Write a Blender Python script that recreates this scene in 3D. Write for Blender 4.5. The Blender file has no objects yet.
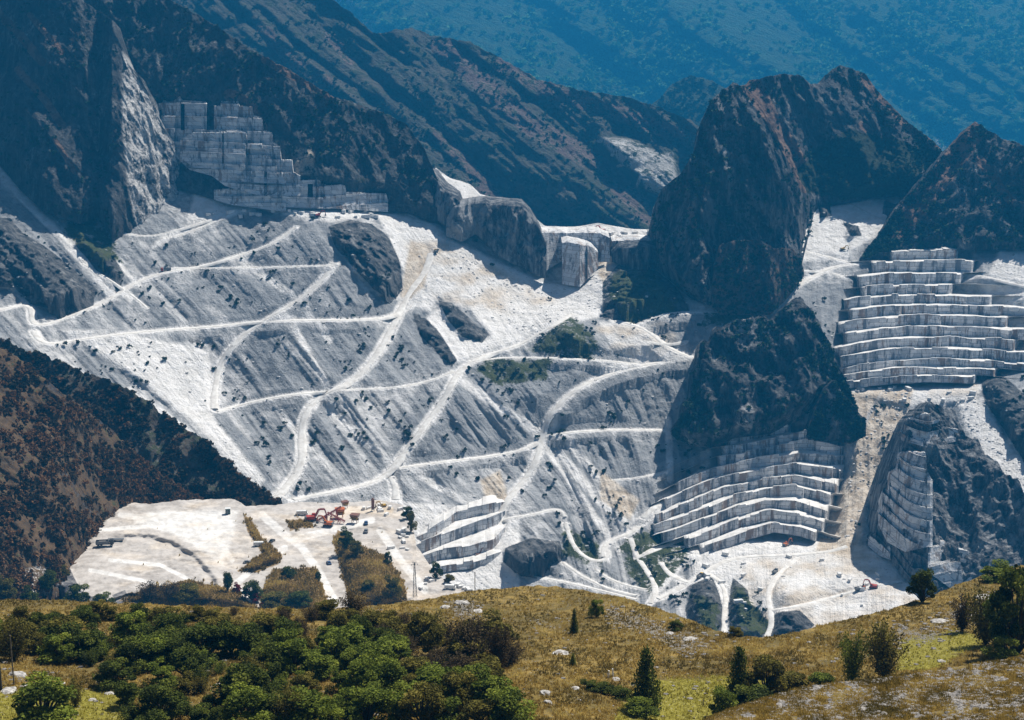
import bpy, math, random
import numpy as np
from mathutils import Vector
random.seed(7); rng = np.random.default_rng(7)
R = math.radians
scene = bpy.context.scene
COL = scene.collection

# ------------------------------------------------------------------ camera frame
F, PITCH, W, H = 1624.0, R(14), 1024, 720
CAMZ = 1000.0
cp, sp = math.cos(PITCH), math.sin(PITCH)
def tz(py):                       # tangent of the sight line's elevation at image row py
    b = (360.0 - np.asarray(py, float)) / F
    return (-sp + b * cp) / (cp + b * sp)
def P(px, py, Y):                 # point of the terrain at ground distance Y on the sight line px,py
    px = np.asarray(px, float); b = (360.0 - np.asarray(py, float)) / F
    k = Y / (cp + b * sp)
    return np.stack([k * (px - 512) / F, Y + 0 * k, CAMZ + k * (-sp + b * cp)], -1)
cam = bpy.data.cameras.new('camera'); camo = bpy.data.objects.new('camera', cam); COL.objects.link(camo)
camo.location = (0, 0, CAMZ); camo.rotation_euler = (R(90) - PITCH, 0, 0)
cam.sensor_width = 36; cam.lens = 36 * F / W; cam.clip_start = 1; cam.clip_end = 20000
scene.camera = camo

# ------------------------------------------------------------------ noise
_perm = rng.permutation(256).astype(np.int32); _perm = np.concatenate([_perm, _perm, _perm])
_g = rng.normal(size=(256, 3)); _g /= np.linalg.norm(_g, axis=1)[:, None]
def perlin(x, y, z):
    x, y, z = np.broadcast_arrays(np.asarray(x, float), np.asarray(y, float), np.asarray(z, float))
    xi = np.floor(x).astype(np.int64); yi = np.floor(y).astype(np.int64); zi = np.floor(z).astype(np.int64)
    xf, yf, zf = x - xi, y - yi, z - zi
    u = xf**3*(xf*(xf*6-15)+10); v = yf**3*(yf*(yf*6-15)+10); w = zf**3*(zf*(zf*6-15)+10)
    def g(i, j, k):
        h = _perm[_perm[_perm[(xi+i) & 255] + ((yi+j) & 255)] + ((zi+k) & 255)]
        gr = _g[h]
        return gr[..., 0]*(xf-i) + gr[..., 1]*(yf-j) + gr[..., 2]*(zf-k)
    def L(a, b, t): return a + (b-a)*t
    return L(L(L(g(0,0,0), g(1,0,0), u), L(g(0,1,0), g(1,1,0), u), v),
             L(L(g(0,0,1), g(1,0,1), u), L(g(0,1,1), g(1,1,1), u), v), w) * 1.6
def fbm(x, y, z, o=4, rough=.5):
    s = 0; a = 1; f = 1; n = 0
    for i in range(o):
        s = s + a*perlin(x*f + 17.3*i, y*f + 5.1*i, z*f + 9.7*i); n += a; a *= rough; f *= 2.03
    return s/n
def ridged(x, y, z, o=4, rough=.5):
    s = 0; a = 1; f = 1; n = 0
    for i in range(o):
        s = s + a*(1 - 2*np.abs(perlin(x*f + 31.3*i, y*f + 3.1*i, z*f + 7.7*i))); n += a; a *= rough; f *= 2.03
    return s/n
def pl(points):                   # polyline as a function of px
    a = np.array(points, float)
    return lambda x: np.interp(x, a[:, 0], a[:, 1])
def sstep(a, b, x):
    t = np.clip((x-a)/(b-a), 0, 1); return t*t*(3-2*t)
def sdist(px, py, poly):          # signed distance (pixels), positive inside
    q = np.array(poly, float); n = len(q)
    d = np.full(px.shape, 1e9); ins = np.zeros(px.shape, bool)
    for i in range(n):
        ax, ay = q[i]; bx, by = q[(i+1) % n]
        ex, ey = bx-ax, by-ay
        t = np.clip(((px-ax)*ex + (py-ay)*ey)/(ex*ex+ey*ey+1e-9), 0, 1)
        d = np.minimum(d, np.hypot(px-ax-t*ex, py-ay-t*ey))
        c = ((ay > py) != (by > py)) & (px < (bx-ax)*(py-ay)/(by-ay+1e-12) + ax)
        ins ^= c
    return np.where(ins, d, -d)
def sdline(px, py, line):
    q = np.array(line, float); d = np.full(px.shape, 1e9)
    for i in range(len(q)-1):
        ax, ay = q[i]; bx, by = q[i+1]; ex, ey = bx-ax, by-ay
        t = np.clip(((px-ax)*ex + (py-ay)*ey)/(ex*ex+ey*ey+1e-9), 0, 1)
        d = np.minimum(d, np.hypot(px-ax-t*ex, py-ay-t*ey))
    return d

# ------------------------------------------------------------------ materials
def nt(name):
    m = bpy.data.materials.new(name); m.use_nodes = True
    t = m.node_tree; t.nodes.clear()
    return m, t
class N:
    def __init__(s, t): s.t = t
    def new(s, typ, **kw):
        n = s.t.nodes.new(typ)
        for k, v in kw.items():
            if k.startswith('_'): setattr(n, k[1:], v)
            else: n.inputs[k.replace('__', ' ')].default_value = v
        return n
    def link(s, a, b): s.t.links.new(a, b)
    def noise(s, vec, scale, detail=4, rough=.55, dist=0):
        n = s.new('ShaderNodeTexNoise', Scale=scale, Detail=detail, Roughness=rough, Distortion=dist)
        if vec is not None: s.link(vec, n.inputs['Vector'])
        return n.outputs['Fac']
    def ramp(s, v, a, b, ca=0.0, cb=1.0):
        n = s.new('ShaderNodeMapRange'); n.interpolation_type = 'SMOOTHSTEP'
        n.inputs['From Min'].default_value = a; n.inputs['From Max'].default_value = b
        n.inputs['To Min'].default_value = ca; n.inputs['To Max'].default_value = cb
        s.link(v, n.inputs['Value']); return n.outputs['Result']
    def math(s, op, a, b=None, c=None):
        n = s.new('ShaderNodeMath', _operation=op)
        for i, v in enumerate((a, b, c)):
            if v is None: continue
            if isinstance(v, (int, float)): n.inputs[i].default_value = v
            else: s.link(v, n.inputs[i])
        return n.outputs[0]
    def mix(s, f, a, b, mode='MIX'):
        n = s.new('ShaderNodeMix', _data_type='RGBA', _blend_type=mode)
        for key, v in ((0, f), (6, a), (7, b)):
            if isinstance(v, (int, float)): n.inputs[key].default_value = v
            elif isinstance(v, tuple): n.inputs[key].default_value = (*v, 1)
            else: s.link(v, n.inputs[key])
        return n.outputs[2]
    def attr(s, name):
        n = s.new('ShaderNodeAttribute'); n.attribute_name = name; return n.outputs['Fac']
    def mapping(s, vec, sc, rot=(0, 0, 0)):
        n = s.new('ShaderNodeMapping'); n.inputs['Scale'].default_value = sc; n.inputs['Rotation'].default_value = rot
        s.link(vec, n.inputs['Vector']); return n.outputs[0]
    def pos(s): return s.new('ShaderNodeNewGeometry').outputs['Position']
    def finish(s, col, rough=.9, bump=None, dist=1.0, strength=1.0, spec=.2, transl=None):
        b = s.new('ShaderNodeBsdfPrincipled')
        b.inputs['Roughness'].default_value = rough; b.inputs['Specular IOR Level'].default_value = spec
        if isinstance(col, tuple): b.inputs['Base Color'].default_value = (*col, 1)
        else: s.link(col, b.inputs['Base Color'])
        if bump is not None:
            bn = s.new('ShaderNodeBump', Strength=strength, Distance=dist); s.link(bump, bn.inputs['Height'])
            s.link(bn.outputs[0], b.inputs['Normal'])
        o = s.new('ShaderNodeOutputMaterial')
        out = b.outputs[0]
        if transl:
            tr = s.new('ShaderNodeBsdfTranslucent')
            if isinstance(col, tuple): tr.inputs['Color'].default_value = (*col, 1)
            else: s.link(col, tr.inputs['Color'])
            mx = s.new('ShaderNodeMixShader'); mx.inputs[0].default_value = transl
            s.link(out, mx.inputs[1]); s.link(tr.outputs[0], mx.inputs[2]); out = mx.outputs[0]
        s.link(out, o.inputs['Surface'])
MASKS = ('rock', 'veg', 'fresh', 'tan', 'brown')
def terrain_mat(name, scree=((.15,.16,.175),(.34,.345,.35)), rock=((.035,.038,.042),(.15,.15,.15)), veg=((.03,.045,.018),(.075,.085,.03)),
                brown=((.10,.062,.035),(.22,.15,.09)), fresh=((.70,.68,.65),(.86,.84,.82)), sc=1.0, bump=2.2, specks=.5, streak=.45, pale=.55):
    m, t = nt(name); n = N(t); p = n.pos()
    ps = n.mapping(p, (.02/sc,)*3)
    flow = n.new('ShaderNodeUVMap'); flow.uv_map = 'flow'; fl = n.mapping(flow.outputs[0], (1/6.0/sc, 1/70.0/sc, 1))
    big = n.noise(ps, 1.0, 5, .6); mid = n.noise(p, .12/sc, 6, .65); fine = n.noise(p, .5/sc, 4, .7)
    st = n.noise(fl, 1.0, 5, .65)
    mixv = n.math('ADD', n.math('MULTIPLY', mid, 1-streak), n.math('MULTIPLY', st, streak))
    col = n.mix(n.ramp(mixv, .36, .62), scree[0], scree[1])
    col = n.mix(n.ramp(big, .35, .7, 0, .45), col, tuple(c*1.25 for c in scree[1]))
    def edge(a, lo=.42, hi=.58, k=.7):
        e = n.math('ADD', n.attr(a), n.math('MULTIPLY', n.math('SUBTRACT', n.math('ADD', n.math('MULTIPLY', mid, .6), n.math('MULTIPLY', fine, .4)), .5), k))
        return n.ramp(e, lo, hi)
    tanc = n.mix(n.ramp(mid, .35, .65), (.50,.41,.31), (.72,.64,.54))
    frc = n.mix(n.ramp(mid, .35, .65), fresh[0], fresh[1])
    col = n.mix(edge('fresh', .12, .88, .8), col, frc)
    col = n.mix(edge('tan', .15, .95, .8), col, tanc)
    vert = n.mapping(p, (.16/sc, .16/sc, .03/sc)); vs = n.noise(vert, 1.0, 6, .7)
    rk = n.mix(n.ramp(vs, .40, .66), rock[0], rock[1])
    rk = n.mix(n.ramp(fine, .60, .72, 0, .5), rk, tuple(min(.6, c*2.0) for c in rock[1]))
    pv_ = n.noise(n.mapping(p, (.055/sc, .055/sc, .013/sc)), 1.0, 7, .72)
    rk = n.mix(n.ramp(pv_, .56, .66, 0, pale), rk, tuple(min(.5, c*2.6) for c in rock[1]))
    col = n.mix(edge('rock'), col, rk)
    br = n.mix(n.ramp(mid, .38, .62), brown[0], brown[1])
    col = n.mix(edge('brown', k=1.2), col, br)
    vg = n.mix(n.ramp(fine, .35, .65), veg[0], veg[1])
    col = n.mix(edge('veg', k=1.5), col, vg)
    if specks:
        spk = n.noise(p, .22/sc, 3, .8)
        col = n.mix(n.ramp(spk, .63, .68, 0, specks), col, (.07,.08,.05))
    h = n.math('ADD', n.math('MULTIPLY', mid, 1.3), n.math('ADD', n.math('MULTIPLY', fine, .6), n.math('MULTIPLY', st, .8)))
    n.finish(col, .92, h, dist=bump*sc, strength=1.0)
    return m
def simple_mat(name, a, b, scale=2.0, rough=.8, bump=.02, transl=None, spec=.3, detail=4):
    m, t = nt(name); n = N(t)
    tc = n.new('ShaderNodeTexCoord'); f = n.noise(tc.outputs['Object'], scale, detail, .6)
    n.finish(n.mix(n.ramp(f, .35, .65), a, b), rough, f if bump else None, dist=bump or 1, transl=transl, spec=spec)
    return m
def bench_mat(name, lum=1.0):
    """sawn marble: pale blocks with dark joints, brown and grey weathering streaks"""
    m, t = nt(name); n = N(t); p = n.pos()
    uv = n.new('ShaderNodeUVMap'); uv.uv_map = 'flow'
    br = n.new('ShaderNodeTexBrick', Scale=1.0, **{'Brick__Width': 7.5, 'Row__Height': 3.4, 'Mortar__Size': .16, 'Mortar__Smooth': .3, 'Bias': 0.0})
    wn = n.new('ShaderNodeTexNoise', Scale=.07, Detail=3); n.link(p, wn.inputs['Vector'])
    va = n.new('ShaderNodeVectorMath', _operation='MULTIPLY_ADD'); n.link(wn.outputs['Color'], va.inputs[0]); va.inputs[1].default_value = (9, 3, 0); n.link(uv.outputs[0], va.inputs[2])
    n.link(va.outputs[0], br.inputs['Vector'])
    br.inputs['Color1'].default_value = (.46*lum,.47*lum,.49*lum,1); br.inputs['Color2'].default_value = (.84*lum,.83*lum,.82*lum,1); br.inputs['Mortar'].default_value = (.16,.16,.17,1)
    mid = n.noise(p, .15, 5, .65); fine = n.noise(p, .7, 4, .7)
    col = n.mix(n.ramp(mid, .3, .7, .0, .4), br.outputs[0], (.45,.46,.47))
    vs = n.noise(n.mapping(p, (.11, .11, .02)), 1.0, 5, .7)
    col = n.mix(n.ramp(vs, .53, .60, 0, .9), col, (.24,.17,.13))
    vs2 = n.noise(n.mapping(p, (.2, .2, .03)), 1.0, 5, .7)
    col = n.mix(n.ramp(vs2, .52, .60, 0, .85), col, (.12,.13,.15))
    col = n.mix(n.attr('fresh'), col, n.mix(n.ramp(mid, .35, .65), (.66,.64,.60), (.84,.82,.79)))
    h = n.math('ADD', mid, n.math('MULTIPLY', fine, .4))
    n.finish(col, .85, h, dist=1.0)
    return m

# ------------------------------------------------------------------ mesh helpers
def link(name, me, mat=None, parent=None, loc=None):
    o = bpy.data.objects.new(name, me); COL.objects.link(o)
    if mat is not None and me is not None and len(me.materials) == 0: me.materials.append(mat)
    if parent: o.parent = parent
    if loc is not None: o.location = loc
    return o
def tag(o, label=None, cat=None, group=None, kind=None):
    if label: o['label'] = label
    if cat: o['category'] = cat
    if group: o['group'] = group
    if kind: o['kind'] = kind
    return o
def mesh_np(name, verts, faces, smooth=False):
    """verts (n,3); faces (m,k) with constant k"""
    me = bpy.data.meshes.new(name); v = np.asarray(verts, np.float32); f = np.asarray(faces, np.int32)
    me.vertices.add(len(v)); me.vertices.foreach_set('co', v.ravel())
    k = f.shape[1]; me.loops.add(f.size); me.loops.foreach_set('vertex_index', f.ravel())
    me.polygons.add(len(f)); me.polygons.foreach_set('loop_start', np.arange(0, f.size, k, dtype=np.int32))
    me.polygons.foreach_set('loop_total', np.full(len(f), k, np.int32))
    me.polygons.foreach_set('use_smooth', np.full(len(f), smooth, bool))
    me.update(calc_edges=True); me.validate(); return me
def grid_mesh(name, V, attrs=None, flow=None, smooth=True):
    r, c = V.shape[:2]; idx = np.arange(r*c).reshape(r, c)
    f = np.stack([idx[:-1, :-1], idx[:-1, 1:], idx[1:, 1:], idx[1:, :-1]], -1).reshape(-1, 4)
    a = V[:-1, :-1]; b = V[:-1, 1:]; d = V[1:, :-1]
    nrm = np.cross(b-a, V[1:, 1:]-a).reshape(-1, 3).sum(0)
    if nrm[2] < 0 or (abs(nrm[2]) < 1e-6 and nrm[1] > 0): f = f[:, ::-1]
    me = mesh_np(name, V.reshape(-1, 3), f, smooth)
    for k in MASKS:
        at = me.attributes.new(k, 'FLOAT', 'POINT')
        if attrs and k in attrs: at.data.foreach_set('value', np.clip(attrs[k], 0, 1).astype(np.float32).ravel())
    if flow is not None:
        uv = me.uv_layers.new(name='flow'); vi = np.empty(len(me.loops), np.int32); me.loops.foreach_get('vertex_index', vi)
        uv.data.foreach_set('uv', flow.reshape(-1, 2)[vi].astype(np.float32).ravel())
    return me

# ------------------------------------------------------------------ patches of mountain
PATCHES = {}; ALLP = []
class Patch:
    """a mountain face; rows run from the crest down to the foot, and extra rows carry the far side of the crest"""
    def __init__(s, name, px0, px1, step, top, foot, Yf, rows, mat, disp=None, masks=None, back=((25,-8),(80,-60),(260,-300)), jag=1.5, jagf=.15, k=.8, kind='structure', smooth=True, sit=True):
        px = np.arange(px0, px1+step, step, dtype=float)
        tp = top(px) + jag*fbm(px*jagf, px0*1.7, 3.3, 4, .6)*1.5
        ft = np.maximum(foot(px), tp+1.0)
        v = np.linspace(0, 1, rows)[:, None]
        PY = tp[None]*(1-v) + ft[None]*v; PX = np.broadcast_to(px[None], PY.shape).copy()
        Y = Yf(PX, PY); W0 = P(PX, PY, Y)
        FL = np.stack([PX - k*(PY-360), PY + 0*PX], -1) * (Y/F)[..., None]
        ramp = np.clip((ft[None]-PY)/14., 0, 1) if sit else 1.0       # the face settles onto the ground at its foot
        if disp is not None: Y = Y + ramp*disp(PX, PY, W0)
        V = P(PX, PY, Y)
        s.px, s.v, s.tp, s.ft, s.Y, s.V, s.rows = px, v[:, 0], tp, ft, Y, V, rows
        A = {}
        if masks:
            for kk, fn in masks.items(): A[kk] = fn(PX, PY)
        nb = len(back)
        if nb:
            B = [V[0] + np.array([0, d, z]) for d, z in back][::-1]
            V = np.concatenate([np.stack(B), V]); FL = np.concatenate([np.repeat(FL[:1], nb, 0), FL])
            A = {kk: np.concatenate([np.repeat(a[:1], nb, 0), a]) for kk, a in A.items()}
        me = grid_mesh(name, V, A, FL, smooth); ALLP.append((name, s))
        s.obj = tag(link(name, me, mat), kind=kind); PATCHES[name] = s
    def at(s, x, y):
        """world point on the visible face"""
        i = np.clip((np.asarray(x, float) - s.px[0])/(s.px[1]-s.px[0]), 0, len(s.px)-1.001)
        i0 = i.astype(int); fi = (i-i0)[..., None]
        tp = np.interp(x, s.px, s.tp); ft = np.interp(x, s.px, s.ft)
        j = np.clip((np.asarray(y, float)-tp)/(ft-tp), 0, 1)*(s.rows-1.001); j0 = j.astype(int); fj = (j-j0)[..., None]
        return (s.V[j0, i0]*(1-fi)+s.V[j0, i0+1]*fi)*(1-fj) + (s.V[j0+1, i0]*(1-fi)+s.V[j0+1, i0+1]*fi)*fj
def slopeY(s, py0, Y0):           # distance along a face of slope s through (py0, Y0)
    t0 = tz(py0)
    return lambda a, b=None: Y0*(s-t0)/(s-tz(a if b is None else b))
def tps(pts):
    a = np.array(pts, float); x = a[:, 0]/100; y = a[:, 1]/100; n = len(a)
    def U(r2): return r2*np.log(r2+1e-9)
    K = U((x[:, None]-x)**2 + (y[:, None]-y)**2) + .02*np.eye(n)
    Q = np.stack([np.ones(n), x, y], 1); M = np.zeros((n+3, n+3)); M[:n, :n] = K; M[:n, n:] = Q; M[n:, :n] = Q.T
    c = np.linalg.solve(M, np.concatenate([a[:, 2], np.zeros(3)]))
    def f(px, py):
        px = np.asarray(px, float)/100; py = np.asarray(py, float)/100
        o = c[n] + c[n+1]*px + c[n+2]*py
        for i in range(n): o = o + c[i]*U((px-x[i])**2 + (py-y[i])**2)
        return o
    return f
def polys(lst, soft=4):
    def f(px, py):
        o = np.zeros(px.shape)
        for q in lst:
            a = np.array(q, float); x0, y0 = a.min(0)-soft*2; x1, y1 = a.max(0)+soft*2
            m = (px > x0) & (px < x1) & (py > y0) & (py < y1)
            if not m.any(): continue
            d = sdist(px[m], py[m], q); o[m] = np.maximum(o[m], sstep(-soft, soft, d))
        return o
    return f
def streaks(lst):
    def f(px, py):
        o = np.zeros(px.shape)
        for w, q in lst:
            a = np.array(q, float); x0, y0 = a.min(0)-w*2; x1, y1 = a.max(0)+w*2
            m = (px > x0) & (px < x1) & (py > y0) & (py < y1)
            if m.any(): o[m] = np.maximum(o[m], 1-sstep(w*.3, w, sdline(px[m], py[m], q)))
        return o
    return f
def const(v): return lambda px, py: np.full(px.shape, float(v))
def big(*fs): return lambda px, py: np.maximum.reduce([f(px, py) for f in fs])
# ------------------------------------------------------------------ the quarried valley side
DEV = [(-60,180,-90),(0,180,-80),(0,300,-75),(60,230,-60),(50,330,-62),(150,240,-35),(150,330,-42),(220,400,-22),(300,400,-30),(250,260,-30),
 (340,240,-42),(395,250,-8),(380,200,10),(440,240,10),(500,300,34),(560,300,40),(610,262,38),(600,230,50),(500,215,40),(650,235,50),
 (420,310,4),(460,340,-2),(460,385,-22),(540,440,0),(560,330,-6),(620,300,0),(685,300,0),(640,400,10),(620,480,10),(690,480,15),
 (300,470,-38),(390,430,-28),(480,470,-2),(780,240,30),(840,230,40),(900,260,30),(1000,300,0),(1080,300,-20),(870,400,0),(850,500,10),
 (1000,450,-20),(1060,550,-60),(500,560,-10),(640,560,0),(760,590,-10),(880,580,-30),(500,640,-20),(700,640,-20),(900,660,-40),
 (280,510,-45),(200,460,-55),(100,420,-75),(0,420,-100),(200,620,-60),(0,620,-110)]
dev = tps(DEV)
def baseY(px, py):
    px = np.asarray(px, float); py = np.asarray(py, float)
    y = 1070.0/(.58-tz(py)) + dev(px, py)
    # the quarry floor lies nearly flat
    w = sstep(560, 700, px)*(1-sstep(905, 960, px)); fy = np.interp(px, [600, 700, 780, 860, 900], [580, 552, 538, 535, 545])
    q = np.maximum(py, fy); yf = (1070.0/(.58-tz(fy)) + dev(px, fy))
    k = (.12-tz(fy))/(.12-tz(q))
    return np.where(py > fy, y*(1-w)+w*yf*k, y)
WINDOWS = [(16, [(884,247),(966,247),(976,268),(964,282),(1030,300),(1044,330),(1040,362),(968,386),(842,388),(834,345),(838,318),(850,285),(866,262)]), (13, [(716,438),(740,428),(840,428),(846,470),(838,545),(790,545),(745,535),(700,552),(656,545),(652,520),(672,485),(712,466)]),
  (8, [(424,534),(450,510),(500,510),(500,540),(468,568),(428,572)])]
def recess(px, py):
    o = np.zeros(np.shape(px))
    for d, q in WINDOWS:
        a = np.array(q, float); m = (px > a[:, 0].min()-14) & (px < a[:, 0].max()+14) & (py > a[:, 1].min()-14) & (py < a[:, 1].max()+14)
        if np.any(m): o[m] = np.maximum(o[m], d*sstep(-8, 8, sdist(px[m], py[m], q)))
    return o
fresh_p = polys([
 [(372,208),(430,222),(460,243),(500,262),(545,282),(580,286),(604,262),(612,300),(598,318),(560,325),(530,340),(500,352),(470,352),(490,336),(470,312),(452,300),(438,298),(430,312),(408,308),(402,268),(388,236)],
 [(425,320),(445,300),(495,350),(470,365),(452,362)],
 [(196,196),(240,190),(330,200),(380,205),(380,216),(330,222),(290,216),(250,206),(215,212)],
 [(195,190),(245,186),(270,200),(250,212),(190,232),(150,250),(160,236),(185,225)],
 [(420,165),(460,180),(500,196),(520,203),(530,214),(545,227),(600,224),(655,228),(655,243),(612,246),(604,240),(592,240),(560,240),(540,236),(520,208),(480,204),(450,206),(435,190)],
 [(640,545),(700,530),(760,530),(850,540),(900,560),(930,600),(900,625),(800,650),(760,640),(735,610),(700,600),(690,560),(655,600),(640,580)],
 [(775,238),(800,222),(815,208),(870,200),(900,205),(880,235),(835,262),(800,262)],
 [(835,395),(860,385),(890,385),(985,385),(975,402),(940,405),(908,408),(880,400)],
 [(598,322),(640,325),(672,352),(640,360),(610,345)],
 [(60,330),(110,330),(210,350),(215,420),(265,480),(255,490),(200,430),(130,375)],
 [(380,500),(520,510),(520,600),(420,610)],
 [(955,400),(985,398),(1005,440),(1030,470),(1030,510),(1000,480),(975,450)],
 [(1000,250),(1090,250),(1090,330),(1010,330),(980,300),(990,270)],
], 5)
fresh_lit_s = streaks([(7,[(-20,150),(20,195),(60,235),(110,292)]),(5,[(60,235),(130,300)]),(5,[(10,180),(60,205),(140,285)]),  # strips in this row put sunlight on the left spurs into the colour
 (8,[(465,383),(500,408),(545,436)]),(6,[(240,260),(300,300),(330,340)]),(5,[(350,262),(385,290),(402,296)]),(7,[(565,440),(610,490),(640,520)]),
 (8,[(560,455),(600,500),(632,530)]),(6,[(548,450),(620,552)]),(5,[(285,420),(330,470)]),(7,[(330,410),(395,465)]),(6,[(290,320),(330,390)]),
 (6,[(130,390),(200,440),(270,500)]),(6,[(668,420),(670,470)]),(6,[(410,470),(470,505),(500,520)]),(4,[(850,215),(865,240)]),(4,[(825,210),(850,245),(845,262)])])
tan_p = polys([[(600,470),(640,500),(630,520),(600,500)],[(480,480),(500,470),(510,500),(490,520)],[(885,385),(914,388),(905,425),(885,465),(870,505),(862,540),(850,560),(815,550),(828,520),(845,480),(858,440),(872,412)],
 [(905,372),(975,370),(978,386),(905,388)],[(410,240),(432,245),(425,290),(410,300),(400,295)],[(600,238),(615,240),(608,290),(598,275)],
 [(830,395),(885,388),(870,410),(855,440),(848,415)]], 4)
floor_tan = polys([[(735,556),(800,553),(850,545),(860,520),(885,545),(920,600),(900,625),(800,650),(760,640),(745,600)],[(835,395),(980,385),(978,404),(900,410)],[(400,240),(450,240),(560,300),(520,320),(430,300)],[(590,322),(680,330),(670,355),(610,350)]], 8)
ROCKS = [[(818,206),(830,205),(832,216),(820,218)],[(843,222),(858,226),(862,236),(850,236)],[(884,200),(900,206),(896,218),(882,214)],[(328,226),(350,220),(372,224),(388,236),(400,262),(403,285),(390,300),(372,288),(352,266),(335,247)],
 [(438,300),(452,303),(470,318),(488,335),(482,343),(462,337),(448,320)],
 [(412,315),(425,318),(440,333),(457,360),(452,366),(436,352),(420,335)],
 [(603,282),(618,264),(650,266),(675,285),(690,308),(660,320),(625,321),(603,318)],
 [(-70,215),(10,218),(22,232),(45,246),(72,268),(98,290),(92,306),(60,311),(30,304),(15,288),(-70,285)],
 [(600,250),(640,245),(660,255),(660,268),(620,262)],
 [(505,548),(530,538),(560,541),(564,556),(545,571),(515,573),(503,562)],
 [(692,585),(712,575),(722,600),(725,640),(700,640),(685,610)],
 [(733,578),(748,590),(752,612),(775,630),(750,645),(730,640),(728,600)],
 [(978,370),(1000,373),(1026,395),(1060,420),(1060,470),(1024,462),(1005,432),(985,402)],
 [(80,232),(110,250),(125,275),(118,290),(95,268),(75,245)],
 [(770,612),(800,610),(815,625),(800,640),(770,640)]]
rock_f = polys(ROCKS, 3)
veg_p = polys([[(728,580),(745,585),(775,630),(740,642)],[(690,590),(722,600),(722,640),(700,640)],[(545,330),(570,312),(592,328),(605,352),(575,358),(520,352)],[(465,372),(490,354),(560,358),(548,382),(500,388)],
 [(610,270),(650,265),(680,300),(640,322),(605,300)],[(640,530),(690,520),(690,560),(650,600),(625,575),(615,545)],
 [(700,310),(770,312),(760,325),(700,330)],[(70,205),(110,225),(125,265),(90,262),(60,235)],[(560,520),(600,540),(610,570),(560,560)]], 8)
dark_scree = polys([[(822,215),(845,205),(862,235),(845,255),(828,245)],[(805,222),(820,212),(828,250),(800,250)],[(775,262),(805,262),(830,300),(838,380),(812,340)],[(985,330),(1040,320),(1060,400),(1000,372)],[(985,250),(1040,258),(1060,300),(1000,290)],[(470,360),(560,360),(640,372),(690,365),(685,430),(560,430),(548,450),(520,440)],[(560,432),(690,435),(690,480),(660,500),(610,480)],
 [(400,420),(440,400),(455,380),(500,420),(530,445),(440,455),(400,460)],[(230,230),(330,225),(335,262),(215,266)],[(225,270),(330,268),(300,310),(170,300)],
 [(390,300),(440,320),(455,365),(350,385),(300,320)],[(760,305),(830,280),(850,262),(840,380),(820,330)],[(640,318),(700,315),(690,350),(665,340)]], 10)
gull = lambda PX, PY, k: PX - k*(PY-400)
kf = lambda PX: np.interp(PX, [-60, 150, 300, 450, 560, 640, 720, 1100], [.95, .9, .75, .8, .85, .35, .1, -.2])
def base_disp(PX, PY, Wd):
    s = gull(PX, PY, kf(PX)); fr = fresh_p(PX, PY); ro = rock_f(PX, PY)
    fl = sstep(545, 600, PY)*sstep(640, 690, PX)
    amp = (1 - .75*np.maximum(fr, .7*fl))*np.clip(.75+.9*fbm(PX/90, PY/70, 5.5, 2), .15, 1.5)
    d = amp*(7.0*ridged(s/46, PY/230, 1.2, 2) + 2.8*ridged(s/15, PY/110, 4.2, 2) + 1.0*ridged(s/5, PY/45, 8.2, 2))
    x, y, z = Wd[..., 0], Wd[..., 1], Wd[..., 2]
    d += (2+4*amp)*fbm(x/70, y/70, z/70, 3) + (.5+1.3*amp)*fbm(x/12, y/12, z/12, 3) + .5*fbm(x/3.5, y/3.5, z/3.5, 2)
    # rock outcrops stand proud of the scree
    sd = np.full(PX.shape, -50.0)
    for q in ROCKS:
        a = np.array(q, float); m = (PX > a[:, 0].min()-12) & (PX < a[:, 0].max()+12) & (PY > a[:, 1].min()-12) & (PY < a[:, 1].max()+12)
        sd[m] = np.maximum(sd[m], sdist(PX[m], PY[m], q))
    b = sstep(-3, 14, sd + 9*fbm(x/16, y/16, z/16, 4))
    d -= b*(10 + 11*ridged(x/24, y/24, z/50, 4) + 5*ridged(x/10, y/10, z/20, 3))
    # spoil heaps on the quarry floor
    for cx, cy, rx, ry, h in ((785,592,46,34,24),(828,578,26,20,9),(745,575,22,16,7),(890,600,30,20,8),(570,335,40,34,22),(700,548,30,14,4),(850,575,40,24,5),(860,625,70,22,6)):
        q = ((PX-cx)/rx)**2 + ((PY-cy)/ry)**2
        d -= h*np.clip(1-np.sqrt(q), 0, 1)
    d += recess(PX, PY)
    return d
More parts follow.
